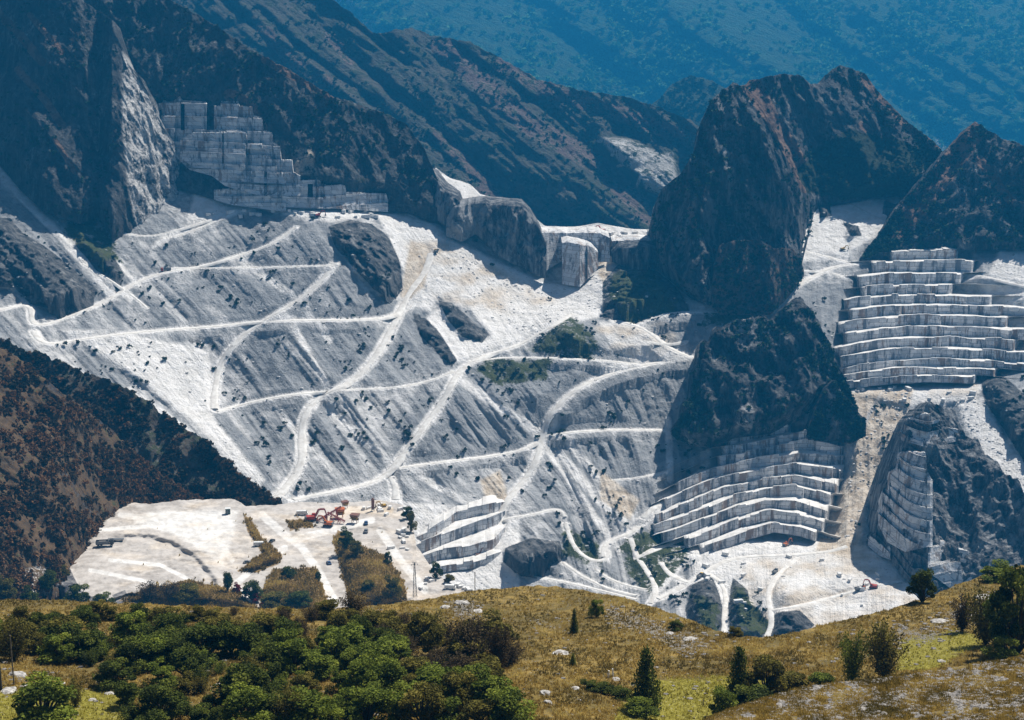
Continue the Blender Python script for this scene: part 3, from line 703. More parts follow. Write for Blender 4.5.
# the big central crag
topG1 = pl([(650,234),(655,206),(661,190),(672,180),(681,174),(690,158),(697,146),(700,125),(711,101),(722,90),(733,83),(745,86),(754,98),(764,112),(775,130),(786,150),(797,175),(806,190),(814,206)])
footG1 = pl([(650,242),(660,272),(690,298),(725,312),(770,312),(788,290),(800,272),(814,214)])
topG2 = pl([(725,95),(738,88),(752,80),(765,77),(785,73),(800,76),(810,83),(817,84),(826,74),(840,65),(852,68),(865,74),(878,92),(890,104),(905,120),(920,132),(935,142),(950,162)])
footG2 = pl([(725,240),(760,236),(800,222),(820,208),(845,204),(875,198),(905,197),(950,170)])
def dispG(PX, PY, Wd):
    x, y, z = Wd[..., 0], Wd[..., 1], Wd[..., 2]
    return -24*ridged((PX-.45*(PY-100))/62, PY/260, 3.3, 3) - 10*ridged(x/28, y/28, z/75, 4) - 3*ridged(x/10, y/10, z/30, 2) + 2*fbm(x/6, y/6, z/12, 3)
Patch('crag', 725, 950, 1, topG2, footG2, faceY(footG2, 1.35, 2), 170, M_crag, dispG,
      {'rock': const(.5), 'veg': big(const(.36), polys([[(815,150),(850,130),(900,140),(935,155),(900,195),(840,200),(800,190),(760,215)]], 10)), 'brown': big(const(.05), streaks([(14,[(752,84),(770,118),(790,150),(800,165)]),(8,[(865,78),(905,122),(935,145)]),(6,[(862,125),(870,132)])]))}, jag=2)  # widest brown strip is sunlight on the right flank, put into the colour
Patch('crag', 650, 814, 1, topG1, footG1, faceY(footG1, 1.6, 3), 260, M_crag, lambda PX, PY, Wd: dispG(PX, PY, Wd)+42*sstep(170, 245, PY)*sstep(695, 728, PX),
      {'rock': lambda px, py: .55+.2*sstep(190, 230, py), 'veg': const(.30), 'brown': big(const(.05), streaks([(5,[(745,88),(768,120),(790,158),(804,190)]),(5,[(690,210),(694,225)])]))}, jag=2)  # long brown strip paints the sunlit edge of the crest
topG3 = pl([(712,300),(716,262),(722,244),(735,240),(758,240),(775,249),(792,248),(800,258),(804,270)])
footG3 = pl([(712,305),(720,315),(770,315),(786,300),(804,276)])
Patch('crag', 712, 804, 1, topG3, footG3, faceY(footG3, 2.6, 6), 90, M_crag, ribs(12, 45, 6, 15, 1.8, 6), {'rock': const(.45), 'veg': const(.42), 'brown': const(.5)}, jag=2)
# lower crag under the road
topG4 = pl([(672,430),(682,418),(684,402),(693,392),(692,372),(700,362),(700,344),(712,338),(716,326),(728,324),(740,319),(770,318),(790,302),(800,296),(812,308),(822,330),(832,350),(842,375),(852,395),(858,408)])
footG4 = pl([(672,436),(690,446),(712,448),(735,438),(770,434),(800,420),(822,398),(840,396),(858,414)])
Patch('crag', 672, 858, 1, topG4, footG4, faceY(footG4, 1.1, 3), 190, M_crag, ribs(26, 75, 13, 24, 3.0, 8, 2.2), {'rock': const(.8), 'veg': const(.26), 'brown': const(.15)}, jag=6, jagf=.11)
Patch('crag', 808, 866, 1, pl([(808,436),(815,410),(826,388),(834,380),(844,395),(856,408),(866,422)]), pl([(808,440),(830,440),(850,444),(866,436)]), faceY(pl([(808,440),(850,444),(866,436)]), 1.7, 5), 60, M_crag,
      ribs(3, 20, 3, 9, 1, 4, 2), {'rock': const(.75)}, jag=2)
# right hand peak
topH = pl([(862,256),(872,244),(882,230),(897,207),(912,190),(925,176),(938,160),(950,147),(962,134),(975,121),(986,130),(1000,137),(1024,146),(1060,165),(1100,180)])
footH = pl([(862,260),(880,252),(900,252),(930,250),(960,250),(1000,250),(1100,252)])
Patch('crag', 862, 1240, 1, topH, footH, faceY(footH, 1.15, 3), 150, M_crag, lambda PX, PY, Wd: ribs(14, 70, 7, 20, 1.8, 7)(PX, PY, Wd)+.55*np.abs(PX-(975-.12*(PY-120)))*sstep(110, 240, PY*0+200)*(PX < 975)*.6,
      {'rock': const(.6), 'veg': const(.3), 'brown': big(const(.12), polys([[(975,120),(985,135),(960,170),(925,215),(905,240),(885,240),(900,205),(930,172),(955,142)]], 6), streaks([(7,[(980,160),(1010,200)])]))}, jag=3, jagf=.12)  # brown patch puts the sunlit left flank into the rock colour
# dark sawn cliff at the lower right
topN = pl([(866,545),(876,532),(877,516),(882,504),(883,488),(890,476),(891,462),(899,450),(900,436),(908,420),(918,410),(930,402),(945,408),(955,409),(960,425),(966,436),(978,440),(985,455),(996,460),(1005,474),(1018,480),(1030,505),(1100,540)])
footN = pl([(864,534),(880,548),(905,580),(930,600),(1100,612)])
def dispN(PX, PY, Wd):
    x, y, z = Wd[..., 0], Wd[..., 1], Wd[..., 2]; w = (1-sstep(925, 955, PX))*sstep(-.25, .25, fbm(x/30, y/30, z/24, 2)+.1)
    lay = z/8+.02*x+1.9*fbm(x/30, 1.1, z/60, 3)
    q = np.floor(lay)                     # stepped blocks at the sawn left side
    st = 6.5*perlin(np.floor(x/10+q*.4)*1.37, q*1.91, 3.1)+6*perlin(np.floor(x/26)*1.7, np.floor(z/21)*1.3, 8.1)
    return w*st - (4+6*(1-w))*ridged(x/28, y/28, z/50, 4) + 1.2*fbm(x/5, y/5, z/7, 3) - 4.5*w*(lay-q-.5)
Patch('quarry_cliff', 864, 1240, .8, topN, footN, faceY(footN, 1.02, 3), 240, M_cliff, dispN,
      {'rock': lambda px, py: .62+.35*sstep(925, 955, px), 'veg': lambda px, py: .3*sstep(950, 970, px), 'fresh': big(lambda px, py: .62*(perlin(np.floor(px/9+np.floor(py/8)*.3)*1.31, np.floor(py/8)*1.77, 4.4) > .12)*(px < 935)*(py > 430), polys([[(905,415),(930,412),(955,425),(950,432),(920,425)],[(900,440),(925,445),(925,455),(905,455)],[(905,500),(925,500),(928,540),(905,538)],[(932,545),(960,545),(965,575),(945,580)]], 2))}, jag=3.5, jagf=.2, smooth=False)
nY = faceY(footN, 1.02, 3); nYo = lambda o: (lambda PX, PY: nY(PX, PY)-o)
steps_patch([(878,512),(882,508),(882.8,492),(889,489),(889.8,473),(898,469),(898.8,454),(908,452),(926,453),(926.8,470),(932,480)], [(878,524),(887,542),(905,552),(932,546)], 0, 7, 9, 2.6, 23, fresh=.5, Yf=nYo(7), sl=.5)
steps_patch([(928,548),(940,546),(940.8,541),(958,543),(958.8,549),(968,551),(972,562)], [(928,572),(950,588),(972,580)], 0, 6, 8, 1.8, 29, fresh=.8, Yf=nYo(6), sl=.4)
steps_patch([(901,432),(905,431),(905.8,421),(912,418),(925,413),(940,419),(940.8,425),(958,430)], [(901,440),(925,447),(958,441)], 0, 6, 8, 1.8, 37, fresh=.9, Yf=nYo(6), sl=.8)
steps_patch([(868,540),(872,536),(880,545),(890,548)], [(868,546),(880,556),(890,560)], 0, 6, 8, 1.8, 39, fresh=.6, Yf=nYo(6), sl=.8)

# ------------------------------------------------------------------ the brown hill at the left
topL1 = pl([(-60,300),(0,338),(20,347),(60,362),(100,377),(130,389),(160,411),(190,431),(215,449),(240,474),(262,490),(282,503)])
footL1 = lambda x: 530+0*x
STEEP = ((2,-2.5),(18,-20),(260,-320))
L1 = Patch('wooded_hill', -200, 282, 1, topL1, footL1, slopeY(1.0, 500, 890), 170, M_hill, ribs(8, 60, 4, 20, 1.5, 7, 1.5), {'veg': const(.45), 'rock': const(.5), 'brown': const(.3)}, jag=6, jagf=.09, back=STEEP)
topL2 = pl([(-60,300),(0,347),(20,358),(40,376),(70,398),(100,420),(122,440),(150,466),(185,490),(215,508)])
L2 = Patch('brown_hill', -200, 215, 1, topL2, pl([(-60,640),(0,625),(60,600),(110,560),(150,530),(215,520)]), lambda PX, PY: slopeY(.62, 600, 690)(PY)+np.interp(PX,[-60,0,60,100,150,215],[-20,0,28,78,118,135]), 210, M_hill,
      lambda PX, PY, Wd: -7*ridged((PX-.8*PY)/60, PY/260, 2.2, 3)-3*ridged(Wd[..., 0]/18, Wd[..., 1]/18, Wd[..., 2]/18, 3)+fbm(Wd[..., 0]/5, Wd[..., 1]/5, Wd[..., 2]/5, 3), {'veg': const(.38), 'rock': big(const(.36), streaks([(4,[(40,380),(80,405),(135,450)]),(5,[(60,470),(100,520)])])), 'brown': const(.55), 'fresh': polys([[(-10,590),(45,560),(60,575),(30,620),(-20,640)]], 6)}, jag=3.5, jagf=.12, back=STEEP)
# ------------------------------------------------------------------ the near quarry floor
ZP = -288.0
topP = pl([(56,580),(62,570),(75,555),(100,527),(112,509),(125,502),(150,504),(180,500),(235,499),(246,506),(275,505),(300,502),(340,503),(380,500),(404,505),(412,520),(416,545),(432,568),(445,580),(470,592),(490,600)])
brown_poly = [[(243,514),(252,520),(262,538),(282,555),(281,563),(255,573),(238,571),(262,553),(248,532)],[(272,570),(316,567),(328,602),(326,620),(258,620),(262,590)],
 [(338,530),(360,545),(386,556),(404,580),(408,606),(352,612),(338,560),(333,540)],[(190,580),(235,590),(262,612),(180,612),(120,600),(150,588)],[(286,520),(312,519),(314,527),(290,530)]]
LEDGE = [(80,545),(130,536),(150,536),(172,542),(195,556),(214,578),(225,596)]
def platY(PX, PY):
    z = ZP + 0*PX
    inside = sdist(PX, PY, [(78,545),(130,536.5),(150,536.5),(172,543),(195,557),(214,579),(218,600),(130,640),(40,600)])
    z = z - 1.7*sstep(-3.5, 2.5, inside)
    z = z - 2.0*sstep(.5, 4, sdist(PX, PY, [(60,640),(110,598),(128,592),(185,596),(240,600),(262,612),(330,612),(400,606),(500,606),(500,700),(60,700)]))
    z = z + 1.2*fbm(PX/60, PY/14, 6.1, 3)
    for q in brown_poly: z = z + 4.5*sstep(0, 12, sdist(PX, PY, q))
    bank = sdist(PX, PY, [(30,610),(60,580),(78,600),(105,612),(118,640),(30,640)])
    z = z - 14*sstep(0, 26, bank)
    z = z + .8*fbm(PX/26, PY/8, 1.1, 4) + .25*fbm(PX/5, PY/2, 2.1, 3)
    return z/tz(PY)
M_floor = terrain_mat('quarry_floor', scree=((.34,.31,.28),(.52,.485,.45)), fresh=((.60,.58,.55),(.78,.76,.73)), sc=.6, bump=.25, specks=.12, streak=.1,
                      rock=((.07,.07,.08),(.26,.25,.24)), brown=((.13,.085,.035),(.27,.18,.08)), veg=((.03,.04,.016),(.07,.08,.03)))
near_floor = Patch('quarry_floor', 56, 490, 1, topP, lambda x: 720+0*x, platY, 330, M_floor, None,
   {'fresh': big(polys([[(150,512),(238,510),(232,540),(222,566),(205,552),(170,533),(135,522)]], 6), streaks([(4,[(120,515),(160,520),(210,525),(232,560)]),(3,[(100,530),(150,526),(185,534)]),(6,[(262,515),(285,535),(300,545),(318,570),(335,602)]),(5,[(290,540),(340,528),(372,520)]),(5,[(285,548),(262,560),(235,585),(250,600)]),(6,[(380,530),(400,560),(425,590)]),(3,[(110,560),(160,565),(200,585)]),(3,[(90,570),(140,580),(180,590)])])), 'brown': polys(brown_poly, 7), 'veg': lambda px, py: .38*polys(brown_poly, 3)(px, py),
    'rock': big(lambda px, py: .25*streaks([(2.0, LEDGE[1:]),(2.0,[(128,504),(160,507),(190,503),(215,501)])])(px, py), polys([[(60,560),(66,560),(80,590),(110,606),(118,618),(105,640),(40,640),(50,585)],[(112,595),(125,590),(130,600),(120,610)]], 3)),
    'tan': big(streaks([(6,[(330,520),(350,510),(390,510)])]), lambda px, py: np.clip(.25+.9*fbm(px/40, py/10, 5.2, 4), 0, .7))}, jag=.8, back=((6,-4),(20,-30),(120,-220)))
# cliff under the near floor's right edge

# ------------------------------------------------------------------ the foreground hill
topF = pl([(-80,600),(60,600),(150,604),(260,608),(320,609),(380,605),(410,601),(440,597),(470,591),(500,588),(530,586),(560,587),(590,591),(620,597),(650,606),(680,616),(710,628),(740,636),(765,638),(790,633),(820,626),(860,616),(900,606),(930,596),(960,584),(980,576),(1024,565),(1100,545)])
fdev = tps([(-60,620,5),(100,620,8),(260,620,8),(400,612,10),(500,600,14),(560,590,16),(650,620,4),(740,640,2),(820,640,6),(900,620,10),(1000,590,10),(1090,570,8),
  (600,640,0),(520,660,-2),(560,700,-6),(640,700,4),(740,690,6),(700,660,5),(860,660,2),(950,640,2),(300,680,0),(200,700,2),(100,700,6),(0,700,2),(430,650,6),(430,700,0),(900,700,-6),(1024,660,-6),(600,680,2)])
def fgY(PX, PY): return 45.0/(-.2-tz(PY)) + fdev(PX, PY)*.8
def fg_disp(PX, PY, Wd):
    x, y, z = Wd[..., 0], Wd[..., 1], Wd[..., 2]
    hole = np.exp(-(((PX-605)/34)**2+((PY-690-(PX-605)*.25)/6)**2)*1.4)
    return 1.6*fbm(x/14, y/14, 1.1, 4) + .25*fbm(x/2.0, y/2.0, 2.1, 3) + 3.0*hole
def grass_mat(name):
    m, t = nt(name); n = N(t); p = n.pos()
    a = n.noise(p, .08, 4, .6); b = n.noise(p, .5, 5, .65); c = n.noise(p, 2.2, 5, .7); e = n.noise(p, 7.0, 3, .7)
    col = n.mix(n.ramp(b, .35, .65), (.15,.11,.028), (.36,.25,.07))
    col = n.mix(n.ramp(a, .42, .62, 0, .6), col, (.13,.10,.03))
    col = n.mix(n.ramp(c, .52, .64, 0, .8), col, (.08,.062,.02))
    ge = n.math('ADD', n.attr('veg'), n.math('MULTIPLY', n.math('SUBTRACT', b, .5), 1.4))
    col = n.mix(n.ramp(ge, .42, .62), col, n.mix(n.ramp(c, .4, .6), (.17,.15,.02), (.36,.32,.05)))
    ro = n.math('ADD', n.attr('rock'), n.math('MULTIPLY', n.math('SUBTRACT', c, .5), 2.2))
    st = n.mix(n.ramp(e, .4, .62), (.12,.11,.10), (.38,.36,.33))
    col = n.mix(n.ramp(ro, .52, .6), col, st)
    h = n.math('ADD', c, n.math('MULTIPLY', e, .5))
    n.finish(col, .95, h, dist=.35); return m
M_grass = grass_mat('dry_grass_ground')
rock_fg = polys([[(600,600),(640,612),(690,628),(720,645),(690,660),(650,640),(610,625)],[(440,598),(478,598),(480,625),(455,622)],[(520,612),(560,625),(570,635),(540,628)],
   [(940,610),(985,598),(1010,600),(980,620),(945,628)],[(880,625),(945,628),(935,645),(890,640)]], 10)
fg = Patch('grass_hill', -360, 1420, 1, topF, lambda x: 800+0*x, lambda PX, PY: fgY(np.clip(PX, -100, 1120), PY), 350, M_grass, fg_disp,
   {'rock': lambda px, py: np.maximum(.30, .62*rock_fg(px, py)), 'veg': polys([[(640,680),(760,675),(800,690),(780,720),(700,740),(600,740),(620,710)],[(900,640),(960,630),(990,640),(930,670),(895,670)],[(-20,690),(120,690),(150,740),(-20,740)]], 18)},
   jag=2.0, jagf=.08, back=((.6,-.4),(3,-3),(20,-22),(200,-260)))
topS = pl([(660,760),(690,728),(720,714),(760,700),(800,688),(840,682),(880,678),(920,672),(960,666),(1000,660),(1024,655),(1100,640)])
def spY(PX, PY): return 18.0/(-.30-tz(PY)) + .012*(PX-900)
M_stony = grass_mat('stony_grass_ground')
spur = Patch('stony_spur', 660, 1420, 1, topS, lambda x: 820+0*x, lambda PX, PY: np.clip(spY(PX, PY), 60, 135), 210, M_stony, lambda PX, PY, Wd: .8*fbm(Wd[..., 0]/6, Wd[..., 1]/6, 1.1, 4)+.15*fbm(Wd[..., 0], Wd[..., 1], 1.1, 3),
   {'rock': lambda px, py: np.full(px.shape, .40)}, jag=.8, back=((.4,-.3),(2,-2),(12,-14),(40,-50)))
# ground far below everything, out to the horizon
xs = np.linspace(-9000, 9000, 60); ysg = np.linspace(-3000, 15000, 60); GX, GY = np.meshgrid(xs, ysg)
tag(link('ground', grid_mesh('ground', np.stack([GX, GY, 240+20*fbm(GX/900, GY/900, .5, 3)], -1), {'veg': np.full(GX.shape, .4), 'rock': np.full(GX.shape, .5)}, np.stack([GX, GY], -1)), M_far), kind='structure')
# ------------------------------------------------------------------ foliage
def leaf_mat(name, a, b, c, transl=.3):
    """leaves; the tone attribute is each clump's own colour"""
    m, t = nt(name); n = N(t); k = n.attr('tone')
    col = n.mix(n.ramp(k, .1, .6), a, b); col = n.mix(n.ramp(k, .6, 1.0), col, c)
    n.finish(col, .8, transl=transl, spec=.15); return m
M_leaf = {'dark': leaf_mat('dark_leaves', (.026,.038,.006), (.09,.115,.014), (.19,.20,.028)),
          'green': leaf_mat('green_leaves', (.055,.08,.01), (.17,.21,.024), (.30,.33,.045)),
          'olive': leaf_mat('olive_leaves', (.06,.055,.01), (.17,.15,.025), (.30,.24,.05)),
          'dry': leaf_mat('dry_twigs', (.04,.028,.014), (.09,.065,.03), (.15,.11,.045)),
          'wood': leaf_mat('hill_scrub', (.02,.022,.012), (.065,.048,.024), (.19,.10,.04), .2),
          'scrub': leaf_mat('scree_scrub', (.02,.03,.014), (.04,.055,.022), (.07,.085,.035), .15),
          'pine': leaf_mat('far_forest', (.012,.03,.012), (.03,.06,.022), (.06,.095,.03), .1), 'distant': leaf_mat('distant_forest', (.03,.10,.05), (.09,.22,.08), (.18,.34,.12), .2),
          'red': leaf_mat('red_leaves', (.12,.015,.012), (.28,.03,.02), (.35,.06,.03), .3)}
M_bark = simple_mat('bark', (.035,.028,.02), (.10,.08,.06), 6, .9, .02)
def leaf_quads(c, size, r, up=.35):
    """one small quad per centre, random facing"""
    n = len(c); nrm = r.normal(size=(n, 3)); nrm[:, 2] += up; nrm /= np.linalg.norm(nrm, axis=1)[:, None]
    a = np.cross(nrm, r.normal(size=(n, 3))); a /= np.linalg.norm(a, axis=1)[:, None]+1e-9; b = np.cross(nrm, a)
    s = (size*r.uniform(.6, 1.35, n))[:, None]; l = s*r.uniform(.8, 1.6, n)[:, None]
    V = np.stack([c-a*s-b*l*.3, c+a*s*.3-b*l, c+a*s+b*l*.3, c-a*s*.3+b*l], 1).reshape(-1, 3)
    return V, np.arange(4*n).reshape(n, 4)
def with_tone(me, tone):
    at = me.attributes.new('tone', 'FLOAT', 'POINT'); at.data.foreach_set('value', np.clip(tone, 0, 1).astype(np.float32)); return me
def tubes(paths, sides=6):
    VV = []; FF = []; o = 0
    for pts, rad in paths:
        pts = np.array(pts, float); n = len(pts)
        for i, p_ in enumerate(pts):
            t_ = pts[min(i+1, n-1)]-pts[max(i-1, 0)]; t_ /= np.linalg.norm(t_)+1e-9
            a = np.cross(t_, [.3, .9, .1]); a /= np.linalg.norm(a)+1e-9; b = np.cross(t_, a)
            th = np.arange(sides)/sides*2*math.pi
            VV.append(p_ + rad[i]*(np.cos(th)[:, None]*a+np.sin(th)[:, None]*b))
        for i in range(n-1):
            for j in range(sides):
                FF.append((o+i*sides+j, o+i*sides+(j+1) % sides, o+(i+1)*sides+(j+1) % sides, o+(i+1)*sides+j))
        o += n*sides
    return np.concatenate(VV), np.array(FF)
def make_crown(kind, seed, n=2600, leaf=.05):
    """unit crown: about 1 high and 1 wide, standing on z=0"""
    r = np.random.default_rng(seed); C = []; T = []; stems = []
    if kind == 'round':
        nb = 24
        for i in range(nb):
            a = r.uniform(0, 6.28); q = math.sqrt(r.uniform(0, 1))*.36; z = r.uniform(.2, .82); q *= (1-.55*max(0, z-.45)/.4)
            c = np.array([q*math.cos(a), q*math.sin(a), z]); rad = r.uniform(.06, .17)
            k = n//nb; d = r.normal(size=(k, 3)); d /= np.linalg.norm(d, axis=1)[:, None]
            rr = rad*(r.uniform(.35, 1.12, k)**.6); p_ = c+d*rr[:, None]*np.array([1, 1, .85]); C.append(p_); T.append(np.full(k, r.uniform(.15, .75))+r.uniform(-.15, .25, k))
            stems.append(([(0, 0, 0), (c[0]*.4, c[1]*.4, c[2]*.5), tuple(c)], [.022, .014, .005]))
    elif kind == 'cone':
        lv = 15
        for i in range(lv):
            z = .06+.9*i/lv; R_ = .36*(1-z)**.8+.03; k = int(n*(1.5*(1-i/lv)+.3)/lv/1.05)
            nb = max(4, int(11*(1-z))+3)
            for j in range(nb):
                a = j/nb*6.28+r.uniform(-.3, .3); kk = k//nb; u = r.uniform(0, 1, kk)**.6; L_ = R_*r.uniform(.65, 1.15)
                p_ = np.stack([np.cos(a)*u*L_, np.sin(a)*u*L_, z+.02-u*L_*.28+0*u], 1)+r.normal(size=(kk, 3))*.018*(1+2*u[:, None]*.5)
                C.append(p_); T.append(np.full(kk, r.uniform(.05, .6))+.2*u)
                stems.append(([(0, 0, z), (math.cos(a)*L_*.8, math.sin(a)*L_*.8, z-L_*.2)], [.008, .003]))
        stems.append(([(0, 0, 0), (0, 0, .5), (0, 0, .97)], [.03, .018, .003]))
    else:                                                   # upright, thin, twiggy
        nb = 22
        for i in range(nb):
            a = r.uniform(0, 6.28); q = r.uniform(.05, .40); h = r.uniform(.55, 1.0)*(1-.5*q); k = n//nb
            u = r.uniform(.18, 1, k); w = .03+.05*np.sin(u*3.1)
            p_ = np.stack([np.cos(a)*q*u, np.sin(a)*q*u, u*h], 1)+r.normal(size=(k, 3))*w[:, None]
            C.append(p_); T.append(np.full(k, r.uniform(.0, .9))+r.uniform(-.15, .15, k))
            stems.append(([(0, 0, 0), (math.cos(a)*q*.4, math.sin(a)*q*.4, h*.45), (math.cos(a)*q, math.sin(a)*q, h)], [.014, .009, .003]))
    C = np.concatenate(C); T = np.concatenate(T); m = C[:, 2] > .01; C, T = C[m], T[m]
    V, Fc = leaf_quads(C, leaf*.5, r); me = with_tone(mesh_np('crown', V, Fc), np.repeat(T, 4))
    SV, SF = tubes(stems, 5); return me, mesh_np('stems', SV, SF, True)
PROTO = {}
def proto(kind, leafm, seed):
    key = (kind, leafm, seed % 3)
    if key not in PROTO:
        cm, sm = make_crown(kind, hash((kind, seed % 3)) % 1000 if False else {'round': 10, 'cone': 20, 'twig': 30}[kind]+seed % 3, n={'round': 6400, 'cone': 4200, 'twig': 4200}[kind], leaf={'round': .034, 'cone': .03, 'twig': .026}[kind])
        cm.materials.append(M_leaf[leafm]); sm.materials.append(M_bark); PROTO[key] = (cm, sm)
    return PROTO[key]
def plant(patch, px, py, hpx, wpx, kind, leafm, name, label, cat, group=None, sink=.0, seed=None):
    sd = len(bpy.data.objects) if seed is None else seed
    cm, sm = proto(kind, leafm, sd)
    g = patch.at(px, py); Y = g[1]; k = Y/F
    e = bpy.data.objects.new(name, None); COL.objects.link(e); e.empty_display_size = .3
    e.location = (g[0], g[1], g[2]-.05-sink); e.rotation_euler = (0, 0, (sd*2.399) % 6.28); e.scale = (wpx*k, wpx*k, hpx*k*1.06)
    tag(e, label, cat, group)
    link('crown', cm, parent=e); link('trunk', sm, parent=e)
    return e
# ---- the thicket at the lower left
inside_th = [(-30,622),(60,618),(130,608),(200,614),(300,616),(420,622),(500,640),(512,665),(500,690),(530,735),(240,745),(130,745),(118,700),(100,668),(30,662),(-30,655)]
r = np.random.default_rng(5); cand = []
yy = 618
while yy < 748:
    st = 12.5+(yy-618)*.10; xx = -25+r.uniform(0, st)
    while xx < 535:
        x_, y_ = xx+r.uniform(-6, 6), yy+r.uniform(-5, 5)
        if sdist(np.array([x_]), np.array([y_]), inside_th)[0] > 0 and fbm(x_/34, y_/16, 6.2, 2) > -.30: cand.append((x_, y_))
        xx += st*1.25
    yy += st*.72
LBL = {'dark': 'dark green rounded shrub packed in the thicket on the lower left slope', 'green': 'fresh green rounded shrub in the middle of the thicket, lower left',
       'olive': 'olive green shrub with yellowing leaves in the lower left thicket', 'dry': 'brown twiggy half bare shrub along the upper edge of the thicket'}
for i, (x_, y_) in enumerate(cand):
    f_ = fbm(x_/70, y_/40, 3.1, 2); 
    if y_ < 645+12*f_ and x_ > 190 or (x_ > 400 and y_ < 690): kind, lm = ('twig', 'dry') if r.random() < .6 else ('round', 'olive')
    elif x_ > 285 and y_ > 655: kind, lm = 'round', ('green' if r.random() < .8 else 'olive')
    else: kind, lm = ('round' if r.random() < .75 else 'twig'), ('dark' if r.random() < .6 else 'olive' if r.random() < .5 else 'green')
    h = r.uniform(20, 46)*(.75+.4*(y_-618)/110)*(.8 if kind == 'twig' else 1)
    if y_ < 640: h *= .72
    plant(fg, x_, y_, h, h*r.uniform(1.2, 1.9), kind, lm, 'shrub', LBL[lm], 'shrub', {'dark': 'dark green shrubs of the thicket', 'green': 'fresh green shrubs of the thicket', 'olive': 'olive shrubs of the thicket', 'dry': 'brown twiggy shrubs of the thicket'}[lm], seed=i)
# ---- trees and shrubs that stand alone
SINGLE = [
 (645,709,62,40,'cone','dark','conifer','dense dark green conical tree standing alone in the grass hollow, bottom centre','tree'),
 (640,716,18,34,'round','green','shrub','low light green shrub at the foot of the lone conical tree','shrub'),
 (738,704,58,34,'cone','dark','conifer','dark conical tree behind the low green shrubs right of the hollow','tree'),
 (588,690,11,20,'round','dark','shrub','low dark shrub added to darken the left end of the ditch','shrub'),  # three dark shrubs added to stand in for shade in the ditch
 (604,694,12,22,'round','dark','shrub','low dark shrub added to darken the middle of the ditch','shrub'),
 (621,699,12,22,'round','dark','shrub','low dark shrub added to darken the right end of the ditch','shrub'),
 (766,702,50,46,'round','olive','shrub','broad olive shrub touching the right side of the dark conical tree','shrub'),
 (722,716,30,30,'round','green','shrub','low green shrub in front of the dark conical tree, nearest the hollow','shrub'),
 (752,712,26,46,'round','dark','shrub','low dark shrub at the lower right foot of the dark conical tree','shrub'),
 (790,694,24,40,'round','olive','shrub','low olive shrub at the edge of the stony spur','shrub'),
 (822,690,18,30,'round','green','shrub','small green shrub left of the pair of tall bushes','shrub'),
 (852,682,58,30,'twig','green','shrub','tall narrow green shrub, left one of the pair on the right slope','shrub'),
 (884,678,60,46,'twig','olive','shrub','tall olive brown twiggy shrub, right one of the pair on the right slope','shrub'),
 (922,602,34,26,'round','dark','shrub','dark round shrub on the crest against the white quarry','shrub'),
 (1016,655,86,64,'round','dark','shrub','large dark green bush at the right edge, throwing a shadow on the grass','shrub'),
 (985,645,62,44,'twig','olive','shrub','thin olive shrub just left of the large dark bush','shrub'),
 (962,632,38,30,'twig','dry','shrub','thin brownish shrub on the slope left of the olive one','shrub'),
 (1004,662,26,34,'round','green','shrub','small bright green shrub in front of the large dark bush','shrub'),
 (1000,580,16,40,'round','green','shrub','low green bush on the crest at the right edge','shrub'),
 (1052,600,50,60,'round','olive','shrub','wide olive bush just past the right edge','shrub'),
 (597,617,18,15,'round','green','shrub','small green shrub by itself on the golden hillside','shrub'),
 (574,633,24,11,'cone','dark','conifer','tiny slim dark conifer on the golden hillside','tree'),
 (573,665,12,8,'cone','green','conifer','very small green conifer beside the pale slab','tree'),
 (676,630,10,14,'round','dark','shrub','small dark shrub at the hill crest below the white ramp','shrub'),
 (735,636,10,14,'round','olive','shrub','small olive shrub at the lowest point of the crest','shrub'),
 (76,706,30,24,'twig','olive','shrub','thin olive shrub standing in the yellow clearing at lower left','shrub'),
 (44,727,52,64,'round','green','shrub','light green leafy bush at the bottom left corner','shrub'),
 (14,660,46,38,'twig','olive','shrub','sparse olive tree at the left edge behind the rocks','tree'),
 (292,728,44,40,'twig','olive','shrub','thin olive sapling at the bottom of the thicket','shrub'),
 (505,722,34,48,'round','green','shrub','low green shrub at the lower right end of the thicket','shrub'),
 (470,668,52,50,'twig','dry','shrub','tall dark brown twiggy bush at the right end of the thicket','shrub'),
 (498,672,50,34,'twig','dry','shrub','dark dry bush standing last at the right end of the thicket','shrub'),
 (430,640,30,40,'twig','olive','shrub','olive scrub below the pale rocks on the hill crest','shrub'),
 (355,612,20,34,'twig','dry','shrub','low brown scrub on the crest below the near quarry','shrub'),
]
for i, (x_, y_, h, w, kd, lm, nm, lb, ct) in enumerate(SINGLE): plant(fg, x_, y_, h*1.16, w*1.45, kd, lm, nm, lb, ct, seed=i)
